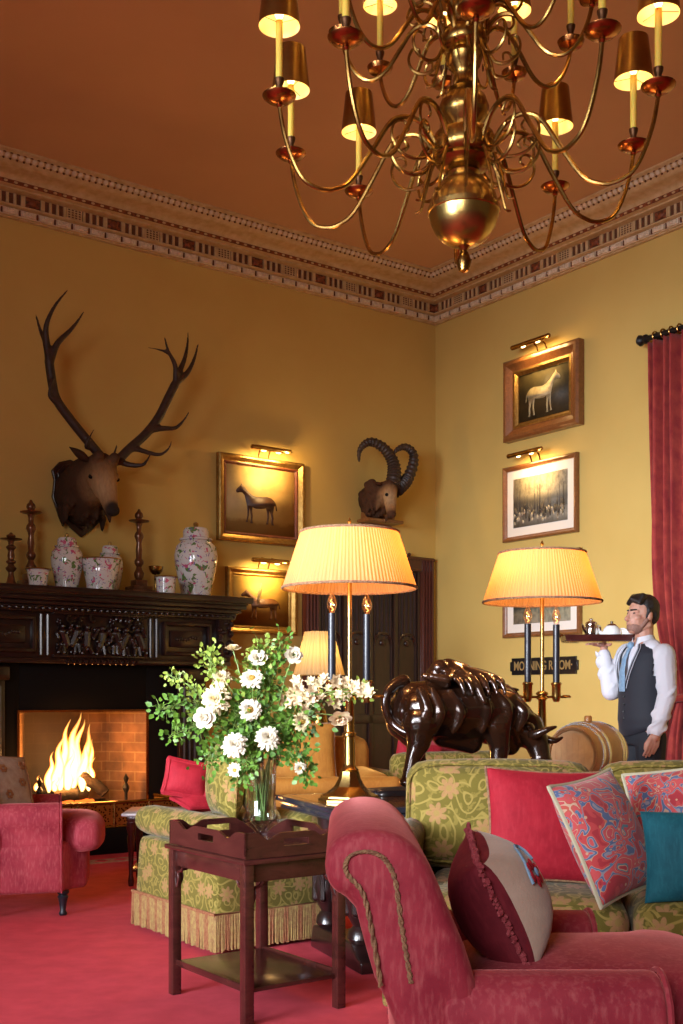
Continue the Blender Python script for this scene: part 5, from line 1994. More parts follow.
# ---------------------------------------------------------------- bronze buffalo on the long table
def buffalo():
    base = Vector((.56, 5.32, TABZ + .0015))
    rz = R(24)
    t = thing('buffalo_sculpture', 'dark glossy bronze buffalo with lowered head and a rider sprawled along its back', 'sculpture', base, rz)
    Rm = Matrix.Rotation(-rz, 4, 'Z')
    def Q(px, py, off=0.0):
        """pixel on the sculpture's long plane, off = towards the far side"""
        # plane through base along direction rz
        d = Vector((math.cos(rz), math.sin(rz), 0)); r = (px - PX) / FOC
        s = (r * base.y - base.x) / (d.x - r * d.y)
        Y = base.y + d.y * s
        return Vector((s, off, EYE + (PY - py) / FOC * Y - base.z))
    m = M()
    # barrel of the body
    chain(m, [Q(414, 711), Q(432, 711), Q(456, 712), Q(480, 709), Q(502, 711)], [.115, .128, .138, .138, .112])
    for off in (-.06, .06):
        chain(m, [Q(413, 708, off), Q(432, 709, off), Q(470, 707, off), Q(496, 708, off)], [.085, .098, .105, .095])
    m.cap(Q(410, 697), Q(440, 694), .07, .065)
    # neck and lowered head
    chain(m, [Q(498, 707), Q(514, 719), Q(526, 732)], [.118, .095, .078])
    chain(m, [Q(524, 728, -.03), Q(531, 742, -.05), Q(533, 758, -.07)], [.080, .060, .046])
    m.ell(Q(533, 760, -.07), (.055, .05, .04))
    # dewlap and chest
    m.cap(Q(492, 722), Q(510, 745), .11, .05)
    # legs
    def leg(pts, off, r):
        chain(m, [Q(x, y, off) for x, y in pts], r)
    leg([(412, 722), (410, 742), (404, 758), (399, 780)], -.085, [.085, .055, .033, .030])
    leg([(412, 722), (424, 742), (428, 760), (436, 780)], .085, [.085, .05, .033, .028])
    leg([(486, 722), (490, 745), (488, 764), (488, 782)], -.085, [.08, .05, .036, .030])
    leg([(500, 722), (508, 745), (506, 764), (508, 782)], .08, [.08, .048, .034, .030])
    m.cap(Q(446, 735, .02), Q(470, 742, -.01), .06, .055)
    for (x, y, o_) in ((399, 781, -.085), (436, 781, .085), (488, 783, -.085), (508, 783, .08)):
        m.ell(Q(x, y, o_), (.040, .036, .022))
    # skin folds on flank and shoulder
    for (a, b, c) in (((408, 690), (412, 710), (408, 730)), ((420, 690), (424, 712), (420, 732)), ((438, 692), (444, 712), (440, 730)), ((462, 688), (470, 708), (468, 730)), ((480, 690), (490, 708), (492, 728)), ((500, 700), (506, 712), (504, 728))):
        q = spline([Q(*a, -.115), Q(*b, -.150), Q(*c, -.125)], 5)
        chain(m, q, lerpl([.018, .028, .016], len(q)))
    m.blob('body', MT['bronze'], t, .008, 2)
    # tail: loops out and curls under the rump
    m = M()
    q = spline([Q(404, 681), Q(397, 683), Q(389, 690), Q(385.5, 700), Q(387, 712), Q(392, 722), Q(400, 731, -.04), Q(408, 733, -.08), Q(418, 727, -.13)], 6)
    chain(m, q, lerpl([.030, .026, .024, .022, .022, .022, .026, .034, .024], len(q)))
    m.blob('tail', MT['bronze'], t, .007, 2)
    m = M()
    for s_ in (-1, 1):
        if s_ > 0: pts = [Q(531, 731, -.02), Q(536, 737, -.05), Q(543, 740, -.09), Q(550, 737, -.10)]
        else: pts = [Q(524, 731, -.05), Q(520, 734, -.12), Q(526, 729, -.17), Q(534, 726, -.18)]
        q = spline(pts, 5)
        chain(m, q, lerpl([.026, .022, .015, .006], len(q)))
    m.build('horns', MT['bronze'], t)
    m = M()
    for off in (-.10, .05):
        m.ell(Q(519, 727, off), (.04, .018, .022), rotm(0, R(20), R(30)))
    m.build('ears', MT['bronze'], t)
    # rider lying back along the spine with a hat and a stick
    m = M()
    chain(m, [Q(436, 676), Q(448, 671), Q(462, 674)], [.050, .060, .055])       # torso
    m.ell(Q(438, 668, -.02), (.045, .04, .04))
    chain(m, [Q(462, 675, -.04), Q(478, 680, -.09), Q(492, 687, -.06)], [.042, .034, .024])
    chain(m, [Q(462, 674, .04), Q(480, 677, .06), Q(498, 686, .03)], [.042, .032, .024])
    chain(m, [Q(444, 674, -.06), Q(434, 680, -.12), Q(422, 677, -.09)], [.026, .022, .018])
    chain(m, [Q(452, 672, -.06), Q(461, 688, -.15), Q(464, 702, -.18)], [.026, .022, .014])
    m.cap(Q(418, 676, -.06), Q(436, 684, -.10), .016, .022)
    m.cap(Q(490, 687, -.05), Q(512, 690, -.05), .014, .009)
    m.cap(Q(470, 671, -.03), Q(495, 683, -.05), .020, .024)
    random.seed(5)
    for i in range(6):
        x = 440 + i * 8
        q = spline([Q(x, 670, .02), Q(x + 4, 680, -.13), Q(x + 6, 694, -.17)], 4)
        chain(m, q, lerpl([.012, .016, .008], len(q)))
    m.blob('rider', MT['bronze'], t, .007, 3)
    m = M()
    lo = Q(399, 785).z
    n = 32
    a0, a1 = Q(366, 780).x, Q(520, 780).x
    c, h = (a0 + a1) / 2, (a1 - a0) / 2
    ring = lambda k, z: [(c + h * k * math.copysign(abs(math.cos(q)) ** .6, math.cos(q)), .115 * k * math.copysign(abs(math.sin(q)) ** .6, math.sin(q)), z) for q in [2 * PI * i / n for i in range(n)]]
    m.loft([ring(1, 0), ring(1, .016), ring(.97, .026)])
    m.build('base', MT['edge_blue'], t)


buffalo()


# ---------------------------------------------------------------- barrel beyond the sofa
def barrel():
    L, rm, re = .40, .178, .145
    c = W(588, 753, 6.35)
    rz = R(52)
    st = thing('barrel_stand', 'plain oak stand under the small cask, behind the green sofa', 'stand', (c.x, c.y, 0), rz)
    zt = c.z - rm - .012
    m = M(); m.box((0, 0, zt - .03), (.50, .40, .03), .005)
    for x in (-.13, .13): m.box((x, 0, zt - .006), (.04, .26, .022), .004)
    m.build('top', MT['oak_ring'], st)
    for x in (-.21, .21):
        for y in (-.16, .16):
            m = M(); m.box((x, y, (zt - .045) / 2), (.045, .045, zt - .045), .004); m.build('leg', MT['oak_ring'], st)
    t = thing('barrel', 'small oak cask with steel hoops and a bung on top, behind the green sofa', 'barrel', (c.x, c.y, zt + .006), rz)
    rot = rotm(0, R(90), 0)
    cz = c.z - (zt + .006)
    prof = []
    for i in range(13):
        x = -L / 2 + L * i / 12
        prof.append((re + (rm - re) * (1 - (2 * x / L) ** 2), x))
    m = M()
    prof2 = [(re - .016, -L / 2 + .022), (re - .014, -L / 2)] + prof + [(re - .014, L / 2), (re - .016, L / 2 - .022)]
    m.lathe(prof2, (0, 0, cz), 36, rot, False)
    m.build('staves', MT['oak'], t)
    for s in (-1, 1):
        m = M()
        m.lathe([(re - .012, s * (L / 2 - .024)), (re - .012, s * (L / 2 - .014)), (.0, s * (L / 2 - .014))], (0, 0, cz), 32, rot, False)
        for k in range(-3, 4):
            m.box((s * (L / 2 - .0138), k * .034, cz), (.002, .0015, 2 * math.sqrt(max(0, .126 ** 2 - (k * .034) ** 2))))
        m.build('head', MT['oak'], t)
        m = M()
        m.lathe([(re - .014, s * L / 2), (re + .003, s * L / 2), (re + .005, s * (L / 2 - .03)), (re + .012, s * (L / 2 - .05))], (0, 0, cz), 36, rot, False)
        m.build('rim', MT['oak_ring'], t)
        for d in (.115, .065):
            x = s * (L / 2 - d)
            rr = re + (rm - re) * (1 - (2 * x / L) ** 2)
            m = M()
            m.lathe([(rr - .003, x - .012), (rr + .0035, x - .012), (rr + .0035, x + .012), (rr - .003, x + .012)], (0, 0, cz), 36, rot, False)
            m.build('hoop', MT['steel'], t)
    m = M()
    m.lathe([(.022, cz + rm - .006), (.022, cz + rm + .02), (.018, cz + rm + .028), (0, cz + rm + .028)], n=14)
    m.build('bung', MT['oak_ring'], t)


barrel()

# ---------------------------------------------------------------- vase and flowers on the tray
VB = Vector((-.290, 4.165, TZ + .0125))


def vase():
    t = thing('vase', 'cut-crystal footed vase of water on the tray, full of white garden flowers', 'vase', VB, 0)
    m = M()
    n = 24
    def ring(r, z, flute=0.0):
        return [(r * (1 + flute * math.cos(12 * 2 * PI * i / n)) * math.cos(2 * PI * i / n), r * (1 + flute * math.cos(12 * 2 * PI * i / n)) * math.sin(2 * PI * i / n), z) for i in range(n)]
    outer = [(.040, 0, 0), (.043, .004, 0), (.036, .014, .03), (.020, .030, .05), (.021, .042, .05), (.034, .055, .05), (.060, .075, .05), (.068, .092, .06), (.062, .110, .05), (.053, .124, .03), (.051, .16, .02), (.052, .22, .01), (.055, .27, 0), (.064, .30, 0), (.074, .318, 0), (.073, .322, 0)]
    inner = [(.060, .302, 0), (.050, .268, 0), (.047, .20, 0), (.046, .13, 0), (.052, .105, 0), (.050, .088, 0), (.030, .068, 0), (.002, .062, 0)]
    m.loft([ring(r, z, f) for r, z, f in outer + inner])
    m.build('crystal', MT['crystal'], t, sharp=15)
    m = M()
    m.lathe([(.001, .0625), (.0295, .0685), (.0495, .0885), (.0515, .105), (.0455, .13), (.0465, .195), (0, .195)], n=24)
    m.build('water', MT['water'], t)
    return t


vase()
VT = VB + Vector((0, 0, .30))
FY = 4.16


def F(px, py, dy=0.0): return W(px, py, FY + dy)


def stem_path(tip, seed):
    random.seed(seed)
    a = random.uniform(0, 6.28)
    foot = VB + Vector((.020 * math.cos(a), .020 * math.sin(a), .085))
    d = (tip - VT); d.z = 0
    if d.length > 1e-6: d = d.normalized()
    neck = VB + Vector((.030 * d.x, .030 * d.y, .30))
    mid = neck.lerp(tip, .5) + Vector((0, 0, .05 + .1 * abs(tip.x - neck.x)))
    return spline([foot, neck, mid, tip], 7)


def bloom(name, label, tip, r, mat, look, kind='daisy', seed=0, group='white flowers in the vase', stem=True):
    """flower head at tip facing look"""
    t = thing(name, label, 'flower', tip, 0, group)
    q = Vector(look).normalized().to_track_quat('Z', 'Y').to_matrix().to_4x4()
    random.seed(seed)
    m = M(); m.T = q
    def petal(a, l, w, up, z0, curl):
        ca, sa = math.cos(a), math.sin(a)
        rows = []
        for i, f in enumerate((0.12, .4, .7, .92, 1.0)):
            ww = w * (.35, .85, 1.0, .7, .12)[i]
            rad = l * f * math.cos(up)
            z = z0 + l * f * math.sin(up) - curl * f * f
            rows.append([(rad * ca - k * ww * sa, rad * sa + k * ww * ca, z + (abs(k) * .18 * ww)) for k in (-1, 0, 1)])
        vs = [m.verts(x) for x in rows]
        for a_, b_ in zip(vs, vs[1:]):
            for i in range(2): m.face([a_[i], a_[i + 1], b_[i + 1], b_[i]])
    if kind == 'daisy':
        for lay, (n, up, l) in enumerate(((13, .10, 1.0), (12, .35, .92), (9, .65, .75))):
            for i in range(n):
                petal(2 * PI * i / n + lay * .3 + random.uniform(-.08, .08), r * l * random.uniform(.9, 1.05), r * .17, up + random.uniform(-.1, .1), 0, r * .12)
    elif kind == 'mum':
        for lay in range(6):
            n = 15 - lay
            for i in range(n):
                petal(2 * PI * i / n + lay * .5 + random.uniform(-.1, .1), r * (1 - lay * .11) * random.uniform(.88, 1.06), r * .13, -.1 + lay * .27 + random.uniform(-.1, .1), lay * r * .05, r * .10)
    elif kind == 'cup':
        for lay in range(3):
            for i in range(6):
                petal(2 * PI * i / 6 + lay * .5, r * 1.15 * (1 - lay * .2), r * .42, .35 + lay * .42, lay * r * .05, r * .12)
    m.build('petals', mat, t, sharp=0, recalc=False)
    if kind == 'daisy':
        m = M(); m.T = q
        m.ell((0, 0, r * .12), (r * .27, r * .27, r * .16), n=12)
        for i in range(30):
            a = i * 2.4; rr = r * .26 * math.sqrt(i / 30)
            m.ell((rr * math.cos(a), rr * math.sin(a), r * .24), r * .035, n=5)
        m.build('centre', MT['stamen'], t)
    if stem:
        pth = stem_path(tip, seed)
        m = M(); m.tube([p - tip for p in pth], lerpl([.0030, .0026, .0022], len(pth)), 5)
        m.build('stem', MT['stem'], t)
    return t


CAM = Vector((0, 0, EYE))
def face_cam(tip, dx=0, dz=0): return (CAM - tip).normalized() + Vector((dx, 0, dz))


fl = [
    ('daisy', 'white open daisy with a brown centre, in the middle of the bouquet', (250, 710), -.10, .040, MT['petal'], (.1, .15), 'daisy'),
    ('chrysanthemum', 'full white chrysanthemum low at the front of the bouquet, left of the vase lip', (235, 745), -.12, .046, MT['petal'], (-.15, .2), 'mum'),
    ('chrysanthemum', 'white chrysanthemum directly above the vase lip', (268, 738), -.12, .044, MT['petal'], (.15, .35), 'mum'),
    ('chrysanthemum', 'large cream chrysanthemum on the left of the bouquet', (216, 699), -.08, .052, MT['petal_cream'], (-.3, .15), 'mum'),
    ('daisy', 'white daisy tilted upwards high in the bouquet', (252, 679), -.02, .042, MT['petal'], (.0, .8), 'daisy'),
    ('lily', 'small white star flower beside the large cream chrysanthemum', (205, 718), -.12, .034, MT['petal'], (-.2, .1), 'cup'),
    ('rose', 'white bud nodding beside the brass lamp stem', (340, 716), -.02, .036, MT['petal_peach'], (.2, -1.2), 'cup'),
    ('rose', 'small white bloom at the top of the bouquet, against the gilt frame', (258, 659), .02, .030, MT['petal'], (.0, .6), 'cup'),
    ('rose', 'white bloom against the cream lamp shade', (293, 656), .03, .030, MT['petal'], (.3, .4), 'cup'),
    ('daisy', 'small white daisy hanging below the left chrysanthemum', (235, 770), -.10, .026, MT['petal'], (-.2, -.2), 'daisy'),
    ('lily', 'pale green-white bud standing up on the left rim of the bouquet', (233, 650), .04, .026, MT['petal_cream'], (0, 3), 'cup'),
    ('daisy', 'cream daisy at the right of the white chrysanthemums', (302, 722), -.06, .034, MT['petal_cream'], (.4, .2), 'daisy'),
    ('daisy', 'small white daisy low on the right of the bouquet', (300, 768), -.08, .022, MT['petal'], (.3, -.2), 'daisy'),
    ('chrysanthemum', 'small cream chrysanthemum tucked over the large cream one', (222, 678), .0, .034, MT['petal_cream'], (-.2, .7), 'mum'),
]
for i, (nm, lb, (px, py), dy, r, mat, (dx, dz), kind) in enumerate(fl):
    p = F(px, py, dy)
    bloom(nm, lb, p, r * 1.12, mat, face_cam(p, dx, dz), kind, 100 + i)


# spray of small peach-cream blossoms reaching right
def spray():
    tip = F(378, 690, .02)
    t = thing('blossom_spray', 'long spray of small peach and cream blossoms reaching across the brass lamp', 'flower', VT, 0, 'white flowers in the vase')
    pth = spline([VB + Vector((.01, .01, .085)), VB + Vector((.03, 0, .30)), F(295, 705, -.02), F(330, 692, 0), F(360, 688, .02), tip], 7)
    m = M(); m.tube([p - VT for p in pth], lerpl([.0034, .003, .0016], len(pth)), 5); m.build('stem', MT['stem'], t)
    random.seed(77)
    spots = [(290, 693), (297, 700), (300, 688), (306, 697), (312, 703), (314, 690), (320, 684), (322, 696), (328, 700), (329, 688), (335, 683), (337, 694), (343, 690), (345, 683), (349, 698), (352, 690), (357, 685), (360, 694), (365, 689), (292, 707), (303, 708), (318, 708), (285, 699), (334, 702), (310, 682), (296, 680), (326, 680), (370, 693)]
    for i, (x, y) in enumerate(spots):
        c = F(x + random.uniform(-2, 2), y + random.uniform(-2, 2), random.uniform(-.07, .05)) - VT
        m = M()
        look = (Vector((random.uniform(-.6, .6), -1, random.uniform(-.2, .9)))).normalized()
        m.T = Matrix.Translation(c) @ look.to_track_quat('Z', 'Y').to_matrix().to_4x4()
        r = random.uniform(.021, .031)
        for lay in range(2):
            for k in range(6):
                a = k * PI / 3 + lay * .5
                l = r * (1 - .3 * lay)
                vs = m.verts([(0, 0, 0), (l * .6 * math.cos(a - .5), l * .6 * math.sin(a - .5), r * .25 + lay * r * .3), (l * math.cos(a), l * math.sin(a), r * .35 + lay * r * .35), (l * .6 * math.cos(a + .5), l * .6 * math.sin(a + .5), r * .25 + lay * r * .3)])
                m.face(vs)
        m.build('blossom', MT['petal_peach'] if i % 3 else MT['petal_cream'], t, sharp=0, recalc=False)


spray()


# leafy branches
def leafy(label, pts, spread, size, n, mat, seed, group='leafy sprays in the vase'):
    random.seed(seed)
    tip = F(*pts[-1])
    t = thing('leafy_branch', label, 'foliage', VT, 0, group)
    pth = spline([VB + Vector((random.uniform(-.02, .02), random.uniform(-.02, .02), .085)), VB + Vector((.03 * (1 if tip.x > VB.x else -1), 0, .30))] + [F(*p) for p in pts], 8)
    m = M(); m.tube([p - VT for p in pth], lerpl([.0030, .0024, .0012], len(pth)), 5)
    lf = M()
    k0 = 10
    n = int(n * 1.55); size *= .78
    for i in range(n):
        f = random.random() ** .8
        p = pth[int(k0 + f * (len(pth) - 1 - k0))] - VT
        off = Vector((random.gauss(0, 1), random.gauss(0, 1), random.gauss(0, 1))) * spread
        c = p + off
        if i % 3 == 0: m.tube([p, p.lerp(c, .6) + Vector((0, 0, .006)), c], .0010, 4)
        d = (off.normalized() + Vector((random.uniform(-.6, .6), random.uniform(-.8, .1), random.uniform(-.5, .5)))).normalized()
        s = size * random.uniform(.6, 1.25)
        nrm = Vector((random.uniform(-.8, .8), -1, random.uniform(-.3, 1.0))).normalized()
        x = d.cross(nrm).normalized() * s * .36
        nn = x.cross(d).normalized()
        v = lf.verts([c, c + d * s * .35 + x, c + d * s * .75 + x * .7, c + d * s + nn * s * -.08, c + d * s * .75 - x * .7, c + d * s * .35 - x, c + d * s * .5 - nn * s * .06])
        for a, b in ((0, 1), (1, 2), (2, 3), (3, 4), (4, 5), (5, 0)): lf.face([v[a], v[b], v[6]])
    m.build('stem', MT['stem'], t)
    lf.build('leaves', mat, t, sharp=0, recalc=False)


Lf, Lp_ = MT['leaf'], MT['leaf_pale']
leafy('pale leafy spray arching out to the far left, against the dark mantel', [(205, 700, 0), (185, 683, .02), (166, 674, .03)], .012, .024, 60, Lp_, 1)
leafy('leafy spray reaching left, lowest but one on the fireplace side', [(205, 715, -.04), (180, 705, -.04), (156, 712, -.04)], .018, .030, 90, Lf, 2)
leafy('leafy spray drooping at the lower left of the bouquet', [(215, 725, -.05), (190, 728, -.05), (168, 738, -.06)], .018, .030, 80, Lf, 3)
leafy('pale leafy spray rising on the left, before the carved mantel corner', [(225, 690, .0), (215, 668, .02), (206, 655, .03)], .022, .026, 110, Lp_, 4)
leafy('tall leafy spray at the top, before the lower gilt picture', [(250, 690, .04), (255, 660, .05), (262, 645, .06)], .024, .028, 110, Lp_, 5)
leafy('tall leafy spray topmost in the bouquet, beside the cream lamp shade', [(270, 690, .04), (275, 660, .05), (281, 642, .06)], .024, .028, 110, Lf, 6)
leafy('leafy mass filling the centre of the bouquet under the white daisy', [(250, 735, -.03), (246, 722, -.05), (240, 712, -.06)], .038, .032, 190, Lf, 7)
leafy('leafy mass on the right of the bouquet under the peach blossoms', [(278, 730, -.03), (292, 722, -.03), (306, 718, -.02)], .036, .032, 200, Lf, 8)
leafy('leafy spray drooping at the lower right, beside the vase lip', [(285, 745, -.04), (300, 755, -.05), (308, 776, -.05)], .026, .030, 120, Lf, 9)
leafy('leafy tips at the far right end of the peach blossom spray', [(320, 700, 0), (352, 692, .02), (368, 688, .03)], .016, .022, 70, Lp_, 10)
leafy('leafy spray hanging over the front of the vase', [(250, 755, -.08), (246, 768, -.09), (240, 786, -.09)], .020, .026, 90, Lf, 11)
leafy('leafy spray behind the large cream chrysanthemum', [(230, 715, .0), (212, 712, .02), (196, 704, .02)], .030, .028, 130, Lp_, 12)
leafy('leafy mass behind the upper daisies', [(258, 700, .04), (262, 688, .05), (268, 676, .05)], .034, .030, 170, Lf, 13)
leafy('leafy spray low on the left, over the upright green cushion', [(228, 745, -.04), (214, 752, -.04), (204, 764, -.05)], .024, .028, 100, Lf, 14)
# ---------------------------------------------------------------- waiter
WY = 7.3
WB = Vector(((643 - PX) / FOC * WY, WY, 0))
PM = FOC / WY


def K(px, py, dy=0.0):
    """joint in the waiter's own frame (metres)"""
    s = (WY + dy) / WY
    return Vector(((px - PX) / FOC * (WY + dy) - WB.x, dy, EYE + (PY - py) / FOC * (WY + dy)))


def waiter():
    t = thing('person', 'waiter in white shirt, navy waistcoat and blue tie carrying a tea tray at shoulder height', 'person', WB, 0)
    f = Vector((-.95, -.31, 0)).normalized()     # facing
    l = Vector((-f.y, f.x, 0))                   # his left, towards us
    l = Vector((.31, -.95, 0)).normalized()
    fh = Vector((-.93, -.37, 0)).normalized()
    lh = Vector((.37, -.93, 0)).normalized()
    U = Vector((0, 0, 1))
    hc = K(641, 616)
    # ---- body, one skin
    m = M()
    def ring_ell(c, side, front, rs, rf, n=18):
        return [c + side * rs * math.cos(2 * PI * i / n) + front * rf * math.sin(2 * PI * i / n) for i in range(n)]
    tors = [(.90, .160, .105), (.98, .165, .112), (1.08, .150, .102), (1.20, .165, .108), (1.30, .180, .112), (1.37, .175, .100), (1.42, .12, .075), (1.46, .065, .062)]
    m.loft([ring_ell(Vector((0, 0, z)), l, f, a, b) for z, a, b in tors])
    nk = Vector((.005, 0, 1.44))
    m.cap(nk, hc - U * .05 - fh * .03, .060, .054)
    # head
    m.ell(hc + U * .028 - fh * .018, (.098, .080, .100), Matrix.Rotation(math.atan2(fh.y, fh.x), 4, 'Z'))
    m.ell(hc - U * .030 + fh * .030, (.068, .062, .085), Matrix.Rotation(math.atan2(fh.y, fh.x), 4, 'Z'))
    m.ell(hc - U * .092 + fh * .062, (.030, .032, .024))                       # chin
    m.cap(hc - U * .06 - fh * .02 + lh * .045, hc - U * .088 + fh * .05 + lh * .018, .026, .022)
    m.cap(hc - U * .06 - fh * .02 - lh * .045, hc - U * .088 + fh * .05 - lh * .018, .026, .022)
    m.cap(hc + U * .018 + fh * .082, hc - U * .022 + fh * .108, .010, .0155)     # nose
    for s in (-1, 1):
        m.ell(hc - U * .026 + fh * .094 + lh * s * .012, (.011, .010, .009))
        m.cap(hc + U * .026 + fh * .078 + lh * s * .010, hc + U * .024 + fh * .060 + lh * s * .046, .011, .010)     # brow ridge
        m.ell(hc - U * .015 + fh * .055 + lh * s * .040, (.026, .024, .022))   # cheek
        m.ell(hc - U * .004 - fh * .012 + lh * s * .078, (.020, .012, .030), Matrix.Rotation(math.atan2(fh.y, fh.x), 4, 'Z'))   # ear
    m.cap(hc - U * .050 + fh * .088 + lh * .020, hc - U * .050 + fh * .088 - lh * .020, .009, .009)
    m.cap(hc - U * .062 + fh * .084 + lh * .016, hc - U * .062 + fh * .084 - lh * .016, .009, .009)
    # joints
    shL, elL, wrL = l * .175 + Vector((.030, 0, 1.358)), K(667, 695, -.17), K(656, 733, -.20)
    shR, elR, wrR = -l * .175 + U * 1.375, K(611, 691, .10), K(604, 653, .16)
    chain(m, [shL, elL, wrL], [.056, .040, .028])
    chain(m, [shR, elR, wrR], [.056, .042, .028])
    # left hand hanging, fingers a little curled
    d = (wrL - elL).normalized(); d = (d + Vector((-.25, -.05, -.9))).normalized()
    pal = wrL + d * .075
    sd = d.cross(f).normalized()
    sd = Vector((.62, -.78, 0))
    m.cap(wrL, wrL + d * .03, .027, .028)
    for k in range(4):
        o = (k - 1.5) * .0225
        b = wrL + d * .085 + f * -o
        m.cap(wrL + d * .02 + f * -o * .7, b, .0145, .0125, 8)
        L = (.062, .074, .070, .054)[k]
        e1 = b + d * L * .5 + l * -.006
        e2 = e1 + (d + l * -.35 + f * .10).normalized() * L * .5
        m.cap(b, e1, .0094, .0086, 8); m.cap(e1, e2, .0086, .0072, 8)
    tb = wrL + d * .03 + f * .030
    m.cap(tb, tb + d * .04 + f * .016 - l * .008, .013, .011, 8); m.cap(tb + d * .04 + f * .016 - l * .008, tb + d * .072 + f * .010 - l * .014, .011, .009, 8)
    # right hand flat under the tray
    hz = wrR + U * .050
    m.cap(wrR, hz, .027, .024)
    out = Vector((-.80, -.60, 0)).normalized(); ac = Vector((-.60, .80, 0))
    for k in range(4):
        o = (k - 1.5) * .023
        b = hz + out * .060 + ac * o + U * .006
        m.cap(hz + ac * o * .6, b, .014, .012, 8)
        L = (.062, .074, .070, .054)[k]
        e1 = b + out * L * .5 + ac * o * .3 + U * .004
        e2 = e1 + out * L * .5 + ac * o * .2 - U * .006
        m.cap(b, e1, .0092, .0084, 8); m.cap(e1, e2, .0084, .0072, 8)
    tb = hz - ac * .030
    m.cap(tb, tb - ac * .030 + out * .020, .012, .011, 8); m.cap(tb - ac * .030 + out * .020, tb - ac * .052 + out * .030 + U * .004, .011, .009, 8)
    # legs and feet
    for s in (-1, 1):
        hp, kn, an = l * s * .095 + U * .90, l * s * .10 + f * .015 + U * .49, l * s * .105 - f * .02 + U * .085
        chain(m, [hp, kn, an], [.088, .056, .040])
        m.cap(an - U * .035 - f * .02, an - U * .045 + f * .14, .038, .032)
    m.blob('body', MT['skin'], t, .0048, 2)
    # ---- hair: cap over the skull with a fringe swept up, beard shadow
    m = M()
    q = Matrix.Rotation(math.atan2(fh.y, fh.x), 4, 'Z')
    m.ell(hc + U * .050 - fh * .034, (.096, .086, .092), q)
    m.ell(hc + U * .010 - fh * .060, (.060, .082, .075), q)
    for k in range(9):
        a = -1 + k / 4
        m.cap(hc + U * .118 + fh * .02 + lh * a * .045, hc + U * (.104 - .02 * abs(a)) + fh * (.072 - .02 * abs(a)) + lh * a * .055, .026, .018, 8)
    for s in (-1, 1):
        m.cap(hc + U * .03 + lh * s * .078 - fh * .006, hc - U * .012 + lh * s * .073 + fh * .012, .014, .008, 8)
    m.blob('hair', MT['hair'], t, .006, 2)
    m = M()
    for s in (-1, 1):
        m.cap(hc + U * .034 + fh * .087 + lh * s * .014, hc + U * .036 + fh * .070 + lh * s * .046, .0055, .0045, 6)
        m.ell(hc + U * .014 + fh * .074 + lh * s * .031, (.009, .009, .0055), n=8)
    m.build('eyebrows_and_eyes', MT['hair'], t)
    m = M()
    m.tube(spline([hc - U * .050 + fh * .086 + lh * s * w_ for s, w_ in ((-1, .028), (-1, .014), (1, 0), (1, .014), (1, .028))], 3), [.003] + [.0055] * 11 + [.003], 6)
    m.build('lips', MT['lips'], t)
    m = M()
    m.ell(hc - U * .072 + fh * .040, (.061, .056, .046), Matrix.Rotation(math.atan2(fh.y, fh.x), 4, 'Z'))
    for s in (-1, 1): m.cap(hc - U * .028 + lh * s * .066 + fh * .004, hc - U * .062 + lh * s * .050 + fh * .028, .014, .018, 8)
    m.blob('stubble', MT['stubble'], t, .006, 2)
    # ---- shirt: sleeves with folds, shirt front, collar
    m = M()
    m.loft([ring_ell(Vector((0, 0, z)), l, f, a + .008, b + .008) for z, a, b in tors[1:7]])
    m.cap(-l * .11 + U * 1.40, l * .11 + U * 1.40, .062, .062)
    random.seed(6)
    def sleeve(a, b, c, r):
        cf = c + (b - c).normalized() * .012
        chain(m, [a, a.lerp(b, .5), b, b.lerp(cf, .6)], [r[0], r[1], r[2], r[3]])
        m.cap(b.lerp(cf, .6), cf, r[3] * .92, r[4])
        for (p, q_, n) in ((a, b, 5), (b, cf, 6)):
            ax = (q_ - p).normalized()
            s0 = ax.cross(Vector((.2, 1, .3))).normalized(); s1 = ax.cross(s0)
            for i in range(n):
                fr = (i + .6) / n
                c0 = p.lerp(q_, fr)
                rr = (r[1] if p is a else r[2]) * (1 - .12 * fr)
                ph = random.uniform(0, 6.28)
                arc = [c0 + (s0 * math.cos(ph + k * .42) + s1 * math.sin(ph + k * .42)) * rr * .90 + ax * (.018 * k - .04) for k in range(6)]
                chain(m, arc, [.006, .012, .015, .015, .011, .005])
        m.cap(cf - (cf - b).normalized() * .05, cf, .044, .041)      # cuff
    sleeve(shL, elL, wrL, [.076, .070, .060, .052, .040])
    sleeve(shR, elR, wrR, [.076, .070, .062, .052, .040])
    m.blob('shirt', MT['shirt'], t, .007, 2)
    m = M()
    n = 26
    rows = []
    for z, r in ((1.425, .072), (1.455, .068), (1.492, .066)):
        row = []
        for i in range(n + 1):
            a = .34 + (2 * PI - .68) * i / n
            row.append(Vector((.002, 0, z)) + f * r * 1.0 * math.cos(a) + l * r * .98 * math.sin(a) - U * (.018 * max(0, math.cos(a)) if z > 1.43 else .0))
        rows.append(row)
    out_ = []
    for i in range(n + 1):
        a = .34 + (2 * PI - .68) * i / n
        out_.append(Vector((.002, 0, 1.440 - .030 * max(0, math.cos(a)))) + f * .086 * math.cos(a) + l * .084 * math.sin(a))
    rows.append(out_)
    vs = [m.verts(r) for r in rows]
    for a, b in zip(vs, vs[1:]):
        for i in range(n): m.face([a[i], a[i + 1], b[i + 1], b[i]])
    o = m.build('collar', MT['shirt'], t)
    sd_ = o.modifiers.new('s', 'SOLIDIFY'); sd_.thickness = .004
    # ---- waistcoat: shell with deep V front and cut-away armholes
    m = M()
    lev = [(.905, .172, .132), (.96, .180, .140), (1.02, .174, .138), (1.08, .170, .137), (1.14, .174, .139), (1.20, .182, .141), (1.26, .190, .141), (1.32, .193, .135), (1.37, .182, .120), (1.405, .155, .100), (1.43, .115, .088)]
    n = 110
    fine = []
